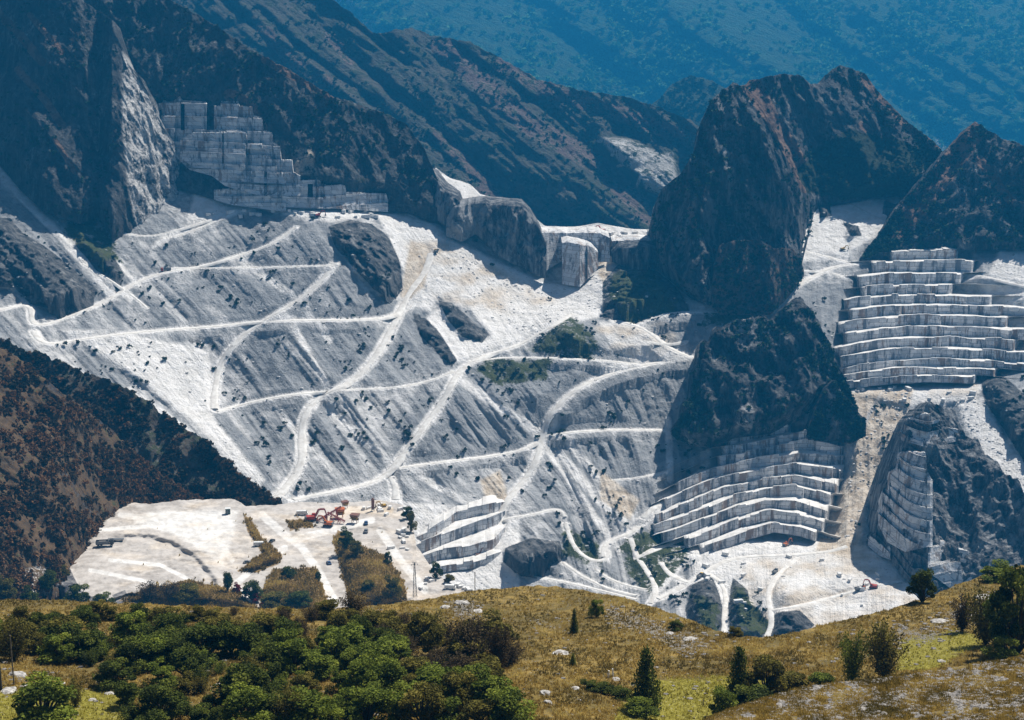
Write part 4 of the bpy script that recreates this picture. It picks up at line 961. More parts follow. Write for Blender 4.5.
NEARP = [(346,547,20,16,'dark','dark green bush on top of the brown bank beside the haul ramp'),(356,556,16,16,'olive','olive bush below the dark one on the brown bank'),(388,565,14,8,'dark','slim dark bush at the right rim of the brown bank'),
 (392,596,22,18,'olive','round olive bush at the lower right of the brown bank'),(288,578,12,15,'dark','dark bush at the upper corner of the small brown patch'),(318,580,9,7,'dark','small bush at the right corner of the small brown patch'),
 (436,578,18,12,'dark','upright dark bush on the pale bank by the pylon'),(449,579,8,12,'olive','low olive bush next to the upright dark one'),(411,532,20,10,'olive','tall olive bush on the rim above the grey wall'),(408,519,14,12,'dark','dark bush at the right rim of the near quarry'),
 (228,592,22,12,'dark','dark bush left of the red leaved one'),(252,600,20,20,'dark','dark bush behind the red leaved row'),(276,605,14,30,'olive','low olive bush along the lower rim of the quarry floor'),(300,606,16,26,'dark','dark bush right of the low olive one on the lower rim'),
 (368,590,10,14,'olive','small olive bush in the middle of the brown bank'),(375,605,12,20,'dry','brown scrub at the bottom of the brown bank'),(150,600,18,34,'dry','brown bush below the pale apron of the near quarry'),(190,603,20,28,'olive','olive bush below the rim of the near quarry'),
 (172,598,18,26,'dry','brown bush between the pale apron and the olive bush'),(50,590,20,22,'dark','dark bush on the bank left of the near quarry floor'),(80,605,22,26,'dark','dark bush on the shaded bank below the near quarry'),(30,610,24,22,'dark','dark bush among the pale rubble at the left'),
 (62,578,14,16,'olive','olive bush at the left tip of the near quarry floor'),(104,612,20,24,'dark','dark bush at the foot of the shaded bank'),(5,600,26,22,'olive','olive bush at the left edge below the brown hill')]
for i, (x_, y_, h, w, lm, lb) in enumerate(NEARP):
    pt = near_floor if x_ > 60 else L2
    plant(pt, x_, y_, h*1.1, w*1.4, 'twig' if lm == 'dry' else 'round', lm, 'shrub', lb, 'shrub', seed=i)
for i, (x_, y_) in enumerate(((237,592),(246,597),(256,602),(264,606))):
    plant(near_floor, x_, y_, 11, 12, 'round', 'red', 'shrub', ['red leaved bush at the upper end of the red row','second red leaved bush from the upper end of the row','third red leaved bush from the upper end of the row','red leaved bush at the lower end of the red row'][i], 'shrub', 'red leaved bushes below the near quarry', seed=i)
# ---- scrub dotted over the scree: each nearer bush an object, the small rest one mass
def blob_mesh(seed, nq=46, leaf=.16):
    r_ = np.random.default_rng(seed); c = []; 
    for i in range(4):
        q = r_.normal(size=3)*[.22, .22, .1]+[0, 0, .45]; d_ = r_.normal(size=(nq//4, 3)); d_ /= np.linalg.norm(d_, axis=1)[:, None]
        c.append(q+d_*r_.uniform(.2, .34)*r_.uniform(.5, 1, (len(d_), 1)))
    c = np.concatenate(c); V, Fc = leaf_quads(c, leaf, r_); return V, Fc, np.repeat(r_.uniform(.1, .7)+r_.uniform(-.15, .2, len(c)), 4)
BL = []
for s_ in range(6):
    V, Fc, T = blob_mesh(100+s_, 120, .10); me = with_tone(mesh_np('scrub_bush', V, Fc), T); me.materials.append(M_leaf['scrub']); BL.append(me)
def scrub_weight(x, y):
    w = .08+1.3*sstep(.0, .4, fbm(x/30, y/24, 2.2, 3))
    fr = fresh_p(x, y); w = w*(1-.93*fr)
    w = w*(.25+1.6*sstep(.15, .7, ridged(gull(x, y, kf(x))/46, y/230, 1.2, 2)))
    w = w*np.where(dark_scree(x, y) > .5, 1.5, 1.0)+1.6*veg_p(x, y)
    for q in ((190,270,26,22),(235,365,20,24),(330,300,30,12),(130,360,60,16),(265,500,40,20),(350,430,50,30)):
        w = w+.9*np.exp(-(((x-q[0])/q[2])**2+((y-q[1])/q[3])**2))
    return w
r = np.random.default_rng(77); X = r.uniform(0, 1024, 16000); Yp = r.uniform(205, 625, 16000)
ok = (r.random(16000) < scrub_weight(X, Yp)*.24) & (Yp > top_base(X)+14)
near_road = np.zeros(16000, bool)
for w, ln in ROADS:
    a = np.array(ln, float); m = (X > a[:, 0].min()-8) & (X < a[:, 0].max()+8) & (Yp > a[:, 1].min()-8) & (Yp < a[:, 1].max()+8) & ok
    if m.any(): near_road[m] |= sdline(X[m], Yp[m], ln) < 3.5
ok &= ~near_road
X, Yp = X[ok], Yp[ok]
# keep only places where the hillside itself is what one sees
def hidden(x, y):
    h = (x > 835) & (x < 995) & (y > 246) & (y < 386) | (x > 712) & (x < 842) & (y > 428) & (y < 548) | (x > 864) & (y > topN(x)) | (x < 490) & (x > 56) & (y > topP(x)-3) | (x < 282) & (y > topL1(x)-3)
    for tpf, ftf, a, b in ((topG1, footG1, 650, 814), (topG2, footG2, 725, 950), (topG4, footG4, 672, 858), (topG3, footG3, 712, 804), (topH, footH, 862, 1100), (topD, footD, -60, 200), (topC, footC, 84, 450)):
        h |= (x > a) & (x < b) & (y < ftf(x)+1) & (y > tpf(x)-2)
    h |= (y > topF(x)-2) | (x > 412) & (x < 508) & (y > 505) & (y < 580)
    h |= (x > 428) & (x < 612) & (y < 285) & (y > 170) & (sdist(x, y, [(428,170),(462,200),(522,204),(545,232),(610,236),(600,272),(580,286),(546,280),(500,258),(476,234),(446,237),(428,215)]) > 0)
    return h
m = ~hidden(X, Yp); X, Yp = X[m], Yp[m]
sz = np.random.default_rng(8).uniform(1.2, 3.6, len(X))**1.0; order = np.argsort(-sz*(.7+Yp/900)); G = base.at(X, Yp)
for j, i in enumerate(order[:280]):
    o = link('scrub_bush', BL[j % 6]); o.location = G[i]; o.rotation_euler = (0, 0, j*1.3); s_ = sz[i]*1.25; o.scale = (s_, s_, s_*.95)
    if Yp[i] < 330: zone = 'upper'
    elif Yp[i] < 450: zone = 'middle'
    else: zone = 'lower'
    tag(o, f'small dark green bush dotted on the grey {zone} scree of the quarry hillside', 'bush', f'bushes dotted on the {zone} scree')
def cloud(name, pts, sizes, leafm, nq, leaf, label_kind='stuff', tone=None, seed=1, flat=.9):
    r_ = np.random.default_rng(seed); base_ = [blob_mesh(200+k, nq, leaf) for k in range(5)]; VV = []; FF = []; TT = []; o = 0
    ks = r_.integers(0, 5, len(pts)); th = r_.uniform(0, 6.28, len(pts))
    for k in range(5):
        V, Fc, T = base_[k]; idx = np.where(ks == k)[0]
        if not len(idx): continue
        c, s_ = np.cos(th[idx]), np.sin(th[idx]); S = sizes[idx][:, None]
        x = (V[None, :, 0]*c[:, None]-V[None, :, 1]*s_[:, None])*S; y = (V[None, :, 0]*s_[:, None]+V[None, :, 1]*c[:, None])*S; z = V[None, :, 2]*S*flat-.1*S
        W_ = np.stack([x, y, z], -1)+pts[idx][:, None, :]
        VV.append(W_.reshape(-1, 3)); FF.append((Fc[None]+(np.arange(len(idx))*len(V))[:, None, None]+o).reshape(-1, 4)); o += len(idx)*len(V)
        tn = r_.uniform(-.1, .5, len(idx)) if tone is None else tone[idx]
        TT.append((T[None]*.4+tn[:, None]).ravel())
    me = with_tone(mesh_np(name, np.concatenate(VV), np.concatenate(FF)), np.concatenate(TT)); me.materials.append(M_leaf[leafm])
    return tag(link(name, me), kind='stuff')
rest = order[280:]
if len(rest): cloud('scree_scrub', G[rest], sz[rest]*.95, 'scrub', 40, .15, seed=3)
def scatter(patch, n, seed, x0, x1, inside=None, wf=None, top=2):
    r_ = np.random.default_rng(seed); x = r_.uniform(x0, x1, n); tp = np.interp(x, patch.px, patch.tp); ft = np.interp(x, patch.px, patch.ft)
    y = tp+top+(ft-tp-top)*r_.random(n)
    k = np.ones(n, bool)
    if wf is not None: k &= r_.random(n) < wf(x, y)
    return x[k], y[k]
def dens(a, b): return lambda x, y: np.clip(.1+b*sstep(-.25, .4, fbm(x/a, y/a, 1.3, 3)), 0, 1)
x, y = scatter(L2, 8000, 11, -50, 215, wf=dens(30, 1.0)); g = L2.at(x, y); tone = .50+.6*fbm(x/40, y/30, 4.4, 3)+np.random.default_rng(2).uniform(-.3, .5, len(x))
cloud('hillside_woodland', g, np.random.default_rng(4).uniform(1.6, 4.4, len(x)), 'wood', 56, .13, tone=tone, seed=5)
x, y = scatter(L1, 5000, 12, -50, 280, wf=lambda x, y: 1.0*(y < topL2(np.clip(x, -60, 215))+8)*dens(26, 1.)(x, y)); g = L1.at(x, y)
cloud('hillside_woodland', g, np.random.default_rng(5).uniform(2.5, 5.0, len(x)), 'wood', 48, .14, tone=np.random.default_rng(3).uniform(.0, .75, len(x)), seed=6)
crags = [p_ for n_, p_ in PATCHES.items()]
def scr(patch_obj, n, seed, wf, leafm='pine', s0=2., s1=4.5):
    x, y = scatter(patch_obj, n, seed, patch_obj.px[0]+2, patch_obj.px[-1]-2, wf=wf)
    if len(x): cloud('mountain_scrub', patch_obj.at(x, y), np.random.default_rng(seed).uniform(s0, s1, len(x)), leafm, 28, .17, seed=seed)
for nm_, p_ in ALLP:
    if nm_ == 'crag': scr(p_, int(16*(p_.px[-1]-p_.px[0])), 40+int(p_.px[0]) % 17, dens(34, .55))
    if nm_ == 'quarry_mountain': scr(p_, 2600, 61, lambda x, y: dens(40, .5)(x, y)*(y < topC(x)+.6*(footC(x)-topC(x))))
    if nm_ == 'dark_mountain': scr(p_, 2200, 62, lambda x, y: dens(34, .6)(x, y)*(x < 118))
    if nm_ == 'blue_ridge': scr(p_, 9000, 63, lambda x, y: dens(50, .7)(x, y)*(sdist(x, y, [(590,132),(640,134),(680,150),(684,182),(664,202),(610,175)]) < 0), s0=3, s1=6)
    if nm_ == 'wooded_mountain' and p_.px[0] > 0: scr(p_, 1400, 64, dens(50, 1.), s0=6, s1=11)
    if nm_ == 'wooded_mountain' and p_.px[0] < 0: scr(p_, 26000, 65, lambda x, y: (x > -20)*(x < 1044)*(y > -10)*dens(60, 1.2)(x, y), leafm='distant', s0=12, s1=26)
# ------------------------------------------------------------------ dry grass and stones
def grass_cloud(name, patch, n, seed, x0, x1, y0f, y1, h0, h1, mats, keep=None):
    r_ = np.random.default_rng(seed); x = r_.uniform(x0, x1, n); tp = np.interp(x, patch.px, patch.tp); y = tp+.3+(y1-tp)*r_.random(n)
    if keep is not None: k = keep(x, y); x, y = x[k], y[k]
    g = patch.at(x, y); n = len(x); VV = []; nb = 4
    h = r_.uniform(h0, h1, n); 
    for b in range(nb):
        a = r_.uniform(0, 6.28, n); w = .05*h/.3+.015; lean = r_.uniform(.1, .6, n)*h; dx, dy = np.cos(a), np.sin(a)
        off = r_.normal(size=(n, 2))*.09
        p0 = g+np.stack([off[:, 0]-dy*w, off[:, 1]+dx*w, -.05+0*h], -1); p1 = g+np.stack([off[:, 0]+dy*w, off[:, 1]-dx*w, -.05+0*h], -1)
        p2_ = g+np.stack([off[:, 0]+dx*lean, off[:, 1]+dy*lean, h], -1); VV.append(np.stack([p0, p1, p2_], 1))
    V = np.stack(VV, 1).reshape(-1, 3); Fc = np.arange(len(V)).reshape(-1, 3)
    tone = np.repeat(np.clip(.45+1.1*fbm(x/45, y/16, 7.1, 4)+r_.uniform(-.3, .3, n), 0, 1), 3*nb)
    me = with_tone(mesh_np(name, V, Fc), tone); me.materials.append(mats); return tag(link(name, me), kind='stuff')
M_dry = leaf_mat('dry_grass', (.13,.10,.025), (.40,.27,.065), (.62,.48,.15), .45)
M_ygr = leaf_mat('yellow_green_grass', (.20,.17,.02), (.42,.37,.06), (.60,.54,.11), .45)
fgmask = polys([[(640,680),(760,675),(800,690),(780,720),(700,740),(600,740),(620,710)],[(900,640),(960,630),(990,640),(930,670),(895,670)],[(-20,690),(120,690),(150,740),(-20,740)]], 14)
grass_cloud('dry_grass', fg, 90000, 1, -20, 1040, None, 735, .12, .34, M_dry, keep=lambda x, y: (fgmask(x, y) < .5) & (fbm(x/18, y/9, 3.3, 3) > -.28))
grass_cloud('yellow_grass', fg, 30000, 2, -20, 1040, None, 735, .12, .32, M_ygr, keep=lambda x, y: fgmask(x, y) > .4)
grass_cloud('dry_grass', spur, 60000, 3, 662, 1040, None, 735, .06, .2, M_dry, keep=lambda x, y: fbm(x/22, y/9, 5.3, 3) > -.2)
_bp = polys(brown_poly, 6)
grass_cloud('dry_grass', near_floor, 60000, 4, 120, 410, None, 615, .5, 1.3, M_dry, keep=lambda x, y: _bp(x, y)+.9*fbm(x/7, y/4, 2.2, 3) > .5)
M_stone = simple_mat('limestone', (.10,.095,.09), (.33,.31,.29), 3.0, .9, .05)
def stone_shape(seed, sub=1):
    import bmesh
    bm = bmesh.new(); bmesh.ops.create_icosphere(bm, subdivisions=sub, radius=.5); rr = random.Random(seed)
    V = np.array([v.co[:] for v in bm.verts]); Fc = np.array([[v.index for v in f.verts] for f in bm.faces]); bm.free()
    V = V*(1+.35*fbm(V[:, 0]*2.2+seed, V[:, 1]*2.2, V[:, 2]*2.2, 3)[:, None]*1.6); V = np.sign(V)*np.abs(V)**.85; V[:, 2] *= .7
    return V, Fc
def stones(name, patch, n, seed, x0, x1, s0, s1, keep, y1=735, mat=None):
    r_ = np.random.default_rng(seed); x = r_.uniform(x0, x1, n); tp = np.interp(x, patch.px, patch.tp); y = tp+1+(y1-tp)*r_.random(n); k = keep(x, y); x, y = x[k], y[k]
    g = patch.at(x, y); S = s0+(s1-s0)*r_.random(len(x))**3; th = r_.uniform(0, 6.28, len(x)); sh = [stone_shape(k, 1) for k in range(4)]; VV = []; FF = []; o = 0
    for k in range(4):
        V, Fc = sh[k]; idx = np.arange(k, len(x), 4); c, s_ = np.cos(th[idx]), np.sin(th[idx]); SS = S[idx][:, None]
        X_ = (V[None, :, 0]*c[:, None]-V[None, :, 1]*s_[:, None])*SS*1.2; Y_ = (V[None, :, 0]*s_[:, None]+V[None, :, 1]*c[:, None])*SS; Z_ = V[None, :, 2]*SS
        VV.append((np.stack([X_, Y_, Z_], -1)+g[idx][:, None]).reshape(-1, 3)); FF.append((Fc[None]+(np.arange(len(idx))*len(V))[:, None, None]+o).reshape(-1, 3)); o += len(idx)*len(V)
    me = mesh_np(name, np.concatenate(VV), np.concatenate(FF)); me.materials.append(mat or M_stone); tag(link(name, me), kind='stuff')
stones('stones', spur, 26000, 1, 662, 1040, .05, .36, lambda x, y: fbm(x/26, y/10, 9.3, 3) > -.15)
stones('stones', fg, 16000, 2, -10, 1040, .12, .6, lambda x, y: np.random.default_rng(1).random(len(x)) < .05+.75*rock_fg(x, y)+.5*polys([[(-20,665),(50,670),(60,690),(30,700),(-20,700)],[(850,630),(1000,600),(1024,620),(900,650)]], 8)(x, y))
M_rub = simple_mat('marble_rubble', (.40,.39,.38), (.74,.72,.70), .4, .9, .3)
def rub_keep(x, y):
    k = polys([[(430,225),(500,262),(545,282),(600,262),(610,300),(590,320),(530,338),(470,300)],[(955,400),(985,398),(1005,440),(1030,470),(1030,510),(1000,480),(975,450)],[(885,385),(914,388),(905,425),(885,465),(862,540),(820,548),(845,480)]], 6)(x, y)
    return (np.random.default_rng(9).random(len(x)) < .06+.9*k) & ~hidden(x, y) & (y > top_base(x)+10)
stones('marble_rubble', base, 30000, 6, 0, 1035, .4, 2.4, rub_keep, y1=620, mat=M_rub)

# ------------------------------------------------------------------ rocks, blocks, machines
def paint(name, c, rough=.5, metal=0):
    m, t = nt(name); n = N(t); tc = n.new('ShaderNodeTexCoord'); f = n.noise(tc.outputs['Object'], 1.5, 4, .6)
    b_ = tuple(min(1, v*.72+.03) for v in c); n.finish(n.mix(n.ramp(f, .4, .7), c, b_), rough, spec=.4); return m
PAINT = {k: paint('paint_'+k, v) for k, v in {'red': (.42,.05,.03), 'orange': (.50,.13,.03), 'yellow': (.55,.34,.04), 'white': (.75,.75,.73), 'grey': (.16,.17,.18), 'dark': (.03,.035,.04), 'green': (.05,.10,.08), 'blue': (.04,.09,.20), 'rust': (.20,.09,.06)}.items()}
M_glass = paint('window_glass', (.02,.03,.04), .15); M_tyre = paint('rubber', (.02,.02,.02), .9); M_steel = paint('galvanised_steel', (.35,.36,.37), .5); M_woodp = simple_mat('weathered_wood', (.10,.085,.07), (.22,.20,.17), 4, .9, .01)
class MB:
    def __init__(s): s.v = []; s.f = []; s.n = 0
    def add(s, V, Fs):
        s.v += [tuple(p) for p in V]; s.f += [tuple(i+s.n for i in f) for f in Fs]; s.n += len(V); return s
    def box(s, c, d, taper=(1, 1), rot=None, shift=(0, 0)):
        x, y, z = d[0]/2, d[1]/2, d[2]/2; V = []
        for zz, tx, ty, sx, sy in ((-z, 1, 1, 0, 0), (z, taper[0], taper[1], shift[0], shift[1])):
            V += [(-x*tx+sx, -y*ty+sy, zz), (x*tx+sx, -y*ty+sy, zz), (x*tx+sx, y*ty+sy, zz), (-x*tx+sx, y*ty+sy, zz)]
        V = [Vector(p) for p in V]
        if rot: 
            from mathutils import Euler
            M_ = Euler(rot).to_matrix(); V = [M_ @ p for p in V]
        V = [p+Vector(c) for p in V]
        return s.add(V, [(0,3,2,1),(4,5,6,7),(0,1,5,4),(1,2,6,5),(2,3,7,6),(3,0,4,7)])
    def bar(s, a, b, w, h=None):
        a, b = Vector(a), Vector(b); h = h or w; t_ = (b-a).normalized(); u = t_.cross(Vector((0, 0, 1)))
        u = Vector((1, 0, 0)) if u.length < 1e-3 else u.normalized(); v = t_.cross(u); V = []
        for p in (a, b): V += [p-u*w/2-v*h/2, p+u*w/2-v*h/2, p+u*w/2+v*h/2, p-u*w/2+v*h/2]
        return s.add(V, [(0,3,2,1),(4,5,6,7),(0,1,5,4),(1,2,6,5),(2,3,7,6),(3,0,4,7)])
    def cyl(s, c, r_, l, axis='y', n=14, r2=None):
        r2 = r_ if r2 is None else r2; V = []
        for q, rr in ((-l/2, r_), (l/2, r2)):
            for i in range(n):
                a = i/n*2*math.pi; ca, sa = rr*math.cos(a), rr*math.sin(a)
                V.append({'y': (c[0]+ca, c[1]+q, c[2]+sa), 'x': (c[0]+q, c[1]+ca, c[2]+sa), 'z': (c[0]+ca, c[1]+sa, c[2]+q)}[axis])
        Fs = [(i, (i+1) % n, n+(i+1) % n, n+i) for i in range(n)]+[tuple(range(n))[::-1], tuple(range(n, 2*n))]
        return s.add(V, Fs)
    def build(s, name, mat, parent=None, bevel=0):
        me = bpy.data.meshes.new(name); me.from_pydata(s.v, [], s.f); me.validate(); me.materials.append(mat)
        o = link(name, me, parent=parent)
        if bevel: m = o.modifiers.new('bevel', 'BEVEL'); m.width = bevel; m.segments = 2
        return o
def thing(name, label, cat, loc, rz=0, group=None, sc=1.0):
    e = bpy.data.objects.new(name, None); COL.objects.link(e); e.location = loc; e.rotation_euler = (0, 0, rz); e.scale = (sc,)*3; return tag(e, label, cat, group)
def excavator(loc, rz, col, label, sc=1.0, name='excavator', group=None, reach=0):
    e = thing(name, label, 'excavator', loc, rz, group, sc); P_ = PAINT[col]
    for s_ in (-1, 1):
        m = MB(); m.box((0, s_*1.15, .45), (3.9, .55, .5)); m.cyl((-1.7, s_*1.15, .45), .45, .55); m.cyl((1.7, s_*1.15, .45), .45, .55); m.build('track', PAINT['dark'], e)
    MB().cyl((0, 0, .85), .8, .5, 'z').build('turntable', PAINT['dark'], e)
    MB().box((-.7, 0, 1.65), (3.2, 2.6, 1.2), (.95, .95)).build('engine_housing', P_, e, .08); MB().box((-2.4, 0, 1.5), (.7, 2.5, 1.3), (.8, 1)).build('counterweight', PAINT['grey'], e, .08)
    c = MB().box((.9, .75, 1.95), (1.5, 1.0, 1.9), (.8, .95), shift=(-.08, 0)).build('cab', P_, e, .06); m = MB(); m.box((.9, 1.26, 2.2), (1.0, .04, .9)); m.box((1.6, .75, 2.2), (.04, .8, 1.0)); m.build('window', M_glass, c)
    MB().bar((1.0, -.35, 1.6), (2.6, -.35, 4.6), .5, .55).bar((2.6, -.35, 4.6), (5.0, -.35, 4.4), .45, .5).build('boom', P_, e)
    MB().bar((5.0, -.35, 4.5), (5.8+reach, -.35, 1.7), .35, .45).build('arm', P_, e)
    MB().box((5.5+reach, -.35, 1.2), (1.1, 1.2, 1.0), (.7, 1)).build('bucket', PAINT['dark'], e); MB().bar((1.6, -.35, 1.7), (3.0, -.35, 4.2), .18).bar((3.2, -.35, 5.0), (5.0, -.35, 4.9), .16).build('hydraulic_ram', M_steel, e)
    return e
def dump_truck(loc, rz, col, label, sc=1.0, group=None):
    e = thing('dump_truck', label, 'truck', loc, rz, group, sc)
    MB().box((0, 0, .95), (7.6, 1.0, .35)).build('chassis', PAINT['dark'], e)
    c = MB().box((3.0, 0, 1.95), (1.8, 2.4, 2.0), (.85, .95), shift=(-.1, 0)).build('cab', PAINT[col], e, .08); m = MB(); m.box((3.84, 0, 2.3), (.05, 2.0, .8)); m.box((3.1, 0, 2.35), (1.0, 2.42, .7)); m.build('window', M_glass, c)
    m = MB(); m.box((-1.1, 0, 1.35), (5.4, 2.4, .2)); [m.box((-1.1, s_*1.2, 2.0), (5.4, .12, 1.3)) for s_ in (-1, 1)]; m.box((1.6, 0, 2.1), (.12, 2.4, 1.6)); m.box((-3.8, 0, 1.9), (.12, 2.4, 1.1)); m.build('dump_body', PAINT['grey'], e)
    MB().box((-1.1, 0, 1.9), (5.0, 2.1, .9), (.5, .4)).build('load', M_stone, e)
    for x_ in (2.9, -1.5, -2.8):
        for s_ in (-1, 1): w = MB().cyl((x_, s_*1.0, .55), .55, .4).build('wheel', M_tyre, e); MB().cyl((x_, s_*1.22, .55), .25, .04).build('rim', M_steel, w)
    return e
def car(loc, rz, col, label, sc=1.0, name='parked_car', cat='car', van=False, group=None):
    e = thing(name, label, cat, loc, rz, group, sc)
    if van: MB().box((-.2, 0, 1.2), (4.6, 1.9, 1.8), (.95, .92)).box((2.3, 0, .8), (.8, 1.85, .9), (.6, .95)).build('body', PAINT[col], e, .1); MB().box((1.9, 0, 1.65), (.7, 1.78, .6), (.9, .95)).build('window', M_glass, e)
    else:
        MB().box((0, 0, .68), (4.2, 1.75, .62), (.97, .94)).build('body', PAINT[col], e, .12); MB().box((-.2, 0, 1.2), (2.3, 1.55, .5), (.72, .86)).build('window', M_glass, e, .05); MB().box((-.2, 0, 1.47), (1.6, 1.34, .06)).build('roof', PAINT[col], e)
    for x_ in (1.35, -1.35):
        for s_ in (-1, 1): MB().cyl((x_, s_*.85, .34), .34, .24).build('wheel', M_tyre, e)
    return e
at = lambda p_, x, y: Vector([float(v) for v in p_.at(x, y)])
nf = near_floor
dump_truck(at(nf, 105, 546)+Vector((0, 0, .0)), R(8), 'dark', 'long dark grey dump truck parked at the left end of the near quarry floor', 1.15)
MB_ = thing('flatbed_trailer', 'empty dark flatbed trailer beside the grey dump truck', 'trailer', at(nf, 116, 541), R(5))
MB().box((0, 0, 1.1), (8, 2.4, .3)).build('deck', PAINT['grey'], MB_); [MB().cyl((x_, s_*1.0, .5), .5, .35).build('wheel', M_tyre, MB_) for x_ in (-3, -1.9) for s_ in (-1, 1)]; MB().box((3, 0, .5), (.2, 1.4, 1.0)).build('support_leg', PAINT['dark'], MB_)
k_ = thing('site_cabin', 'small dark green cabin at the far rim of the near quarry floor', 'cabin', at(nf, 228, 514), R(10))
b_ = MB().box((0, 0, 1.6), (2.6, 2.4, 3.2)).build('wall', PAINT['green'], k_, .05); MB().box((0, 0, 3.28), (2.9, 2.7, .16)).build('roof', PAINT['white'], k_); MB().box((-.4, -1.22, 1.2), (.9, .05, 2.0)).build('door', PAINT['grey'], k_); MB().box((.7, -1.22, 2.1), (.7, .05, .7)).build('window', M_glass, k_)
car(at(nf, 302, 515), R(5), 'white', 'white pickup left of the red machines on the near quarry floor', 1.2, van=True, name='pickup', cat='pickup')
car(at(nf, 259, 546), R(3), 'white', 'white van parked at the tip of the brown bank', 1.1, van=True, name='parked_van', cat='van')
car(at(nf, 272, 542), R(70), 'dark', 'dark car on the near quarry floor right of the white van', 1.0)
car(at(nf, 329, 564), R(110), 'blue', 'dark blue car at the right side of the haul ramp', 1.0)
car(at(nf, 366, 532), R(92), 'grey', 'grey car, nearer of two parked in line on the white floor', 1.1)
car(at(nf, 366, 524), R(95), 'blue', 'blue car, farther of two parked in line on the white floor', 1.1)
car(Vector(at(nf, 450, 589)), R(-5), 'white', 'white van parked at the end of the pale ramp above the hill crest', 1.05, van=True, name='parked_van', cat='van')
car(at(nf, 247, 563), R(30), 'grey', 'grey car below the brown bank on the pale track', .9)
excavator(at(nf, 312, 521), R(18), 'red', 'red excavator reaching right at the left of the machine group', 1.35)
excavator(at(nf, 328, 526), R(165), 'orange', 'orange excavator facing left beside the crushing plant', 1.1)
excavator(at(nf, 383, 507), R(200), 'yellow', 'yellow excavator by the rusty tower at the back of the near floor', .7)
# crushing plant
def conveyor(loc, rz, L_, h, col, label, group=None):
    e = thing('conveyor', label, 'conveyor', loc, rz, group); m = MB(); 
    for s_ in (-.6, .6):
        m.bar((0, s_, .8), (L_, s_, h), .16); m.bar((0, s_, 1.7), (L_, s_, h+.9), .16); n_ = int(L_/1.5)
        for i in range(n_):
            a, b = i/n_, (i+1)/n_; m.bar((L_*a, s_, .8+(h-.8)*a), (L_*b, s_, 1.7+(h-.8)*b), .09)
    m.build('frame', PAINT[col], e); MB().bar((0, 0, 1.5), (L_, 0, h+.7), 1.0, .12).build('belt', M_tyre, e)
    for x_ in (L_*.35, L_*.8):
        zz = .8+(h-.8)*x_/L_; [MB().bar((x_+.8*q, s_, 0), (x_, s_, zz), .18).build('leg', PAINT[col], e) for s_ in (-.6, .6) for q in (-1, 1)]
    return e
conveyor(at(nf, 318, 523), R(25), 13, 6.5, 'red', 'red inclined conveyor rising behind the red excavator')
conveyor(at(nf, 345, 524), R(160), 10, 4.5, 'red', 'shorter red conveyor in the middle of the machine group')
def hopper(loc, rz, col, label, sc=1):
    e = thing('crusher', label, 'crusher', loc, rz, None, sc); MB().box((0, 0, 4.0), (3.6, 3.0, 1.8), (1.3, 1.3)).build('hopper', PAINT[col], e); MB().box((0, 0, 2.4), (2.4, 2.0, 1.4)).build('crusher_body', PAINT['grey'], e, .08)
    for a in (-1.3, 1.3):
        for b in (-1.1, 1.1): MB().bar((a, b, 0), (a, b, 3.2), .25).build('leg', PAINT[col], e)
    MB().cyl((1.5, 0, 2.3), .7, .3, 'y').build('flywheel', PAINT['dark'], e); m = MB(); m.box((0, -2.0, 3.1), (4.2, .9, .1)); [m.bar((x_, -2.4, 3.1), (x_, -2.4, 4.1), .06) for x_ in (-2, -1, 0, 1, 2)]; m.bar((-2, -2.4, 4.1), (2, -2.4, 4.1), .06); m.build('walkway', PAINT['yellow'], e); return e
hopper(at(nf, 340, 518), R(10), 'orange', 'orange stone crusher with a hopper, centre of the machine group', 1.1)
hopper(at(nf, 355, 523), R(-15), 'rust', 'rust brown crusher with a hopper at the right of the machine group', 1.0)
hopper(at(nf, 345, 508), R(30), 'rust', 'rust brown screening unit behind the crushers', .8)
t_ = thing('silo', 'slim rusty tower standing at the back of the near quarry floor', 'tower', at(nf, 373, 511), 0); MB().cyl((0, 0, 4.2), .85, 5.2, 'z').build('tank', PAINT['rust'], t_); MB().cyl((0, 0, 7.1), .85, .7, 'z', r2=.2).build('cap', PAINT['rust'], t_); MB().cyl((0, 0, 1.1), .25, 1.2, 'z', r2=.85).build('cone', PAINT['grey'], t_)
for a in (-.7, .7):
    for b in (-.7, .7): MB().bar((a, b, 0), (a, b, 2.2), .16).build('leg', PAINT['grey'], t_)
def pylon(loc, h, label, w=1.2, mat=None):
    e = thing('pylon', label, 'pylon', loc, .3); m = MB()
    for sx in (-1, 1):
        for sy in (-1, 1): m.bar((sx*w/2, sy*w/2, 0), (sx*.18, sy*.18, h), .12)
    n_ = int(h/1.6)
    for i in range(n_):
        z0, z1 = h*i/n_, h*(i+1)/n_; a, b = w/2*(1-z0/h)+.18*z0/h, w/2*(1-z1/h)+.18*z1/h
        for q in (-1, 1): m.bar((-a, q*a, z0), (b, q*b, z1), .07); m.bar((q*a, -a, z0), (q*b, b, z1), .07)
    m.build('lattice', mat or PAINT['grey'], e); MB().bar((-1.6, 0, h-.8), (1.6, 0, h-.8), .14).bar((-1.1, 0, h), (1.1, 0, h), .12).build('crossarm', mat or PAINT['grey'], e)
    for x_ in (-1.5, 0, 1.5): MB().cyl((x_, 0, h-1.1), .12, .5, 'z').build('insulator', M_glass, e)
pylon(at(nf, 415, 597), 17, 'lattice pylon standing on the pale ramp above the hill crest', 1.6)
def post(patch, x, y, h, r_, label, mat=None, cat='post', name='wooden_post', lean=0):
    g = at(patch, x, y); m = MB().cyl((0, 0, h/2-.2), r_, h, 'z', 10, r_*.8); o = m.build(name, mat or M_woodp); o.location = g; o.rotation_euler = (0, lean, 0); tag(o, label, cat); return o
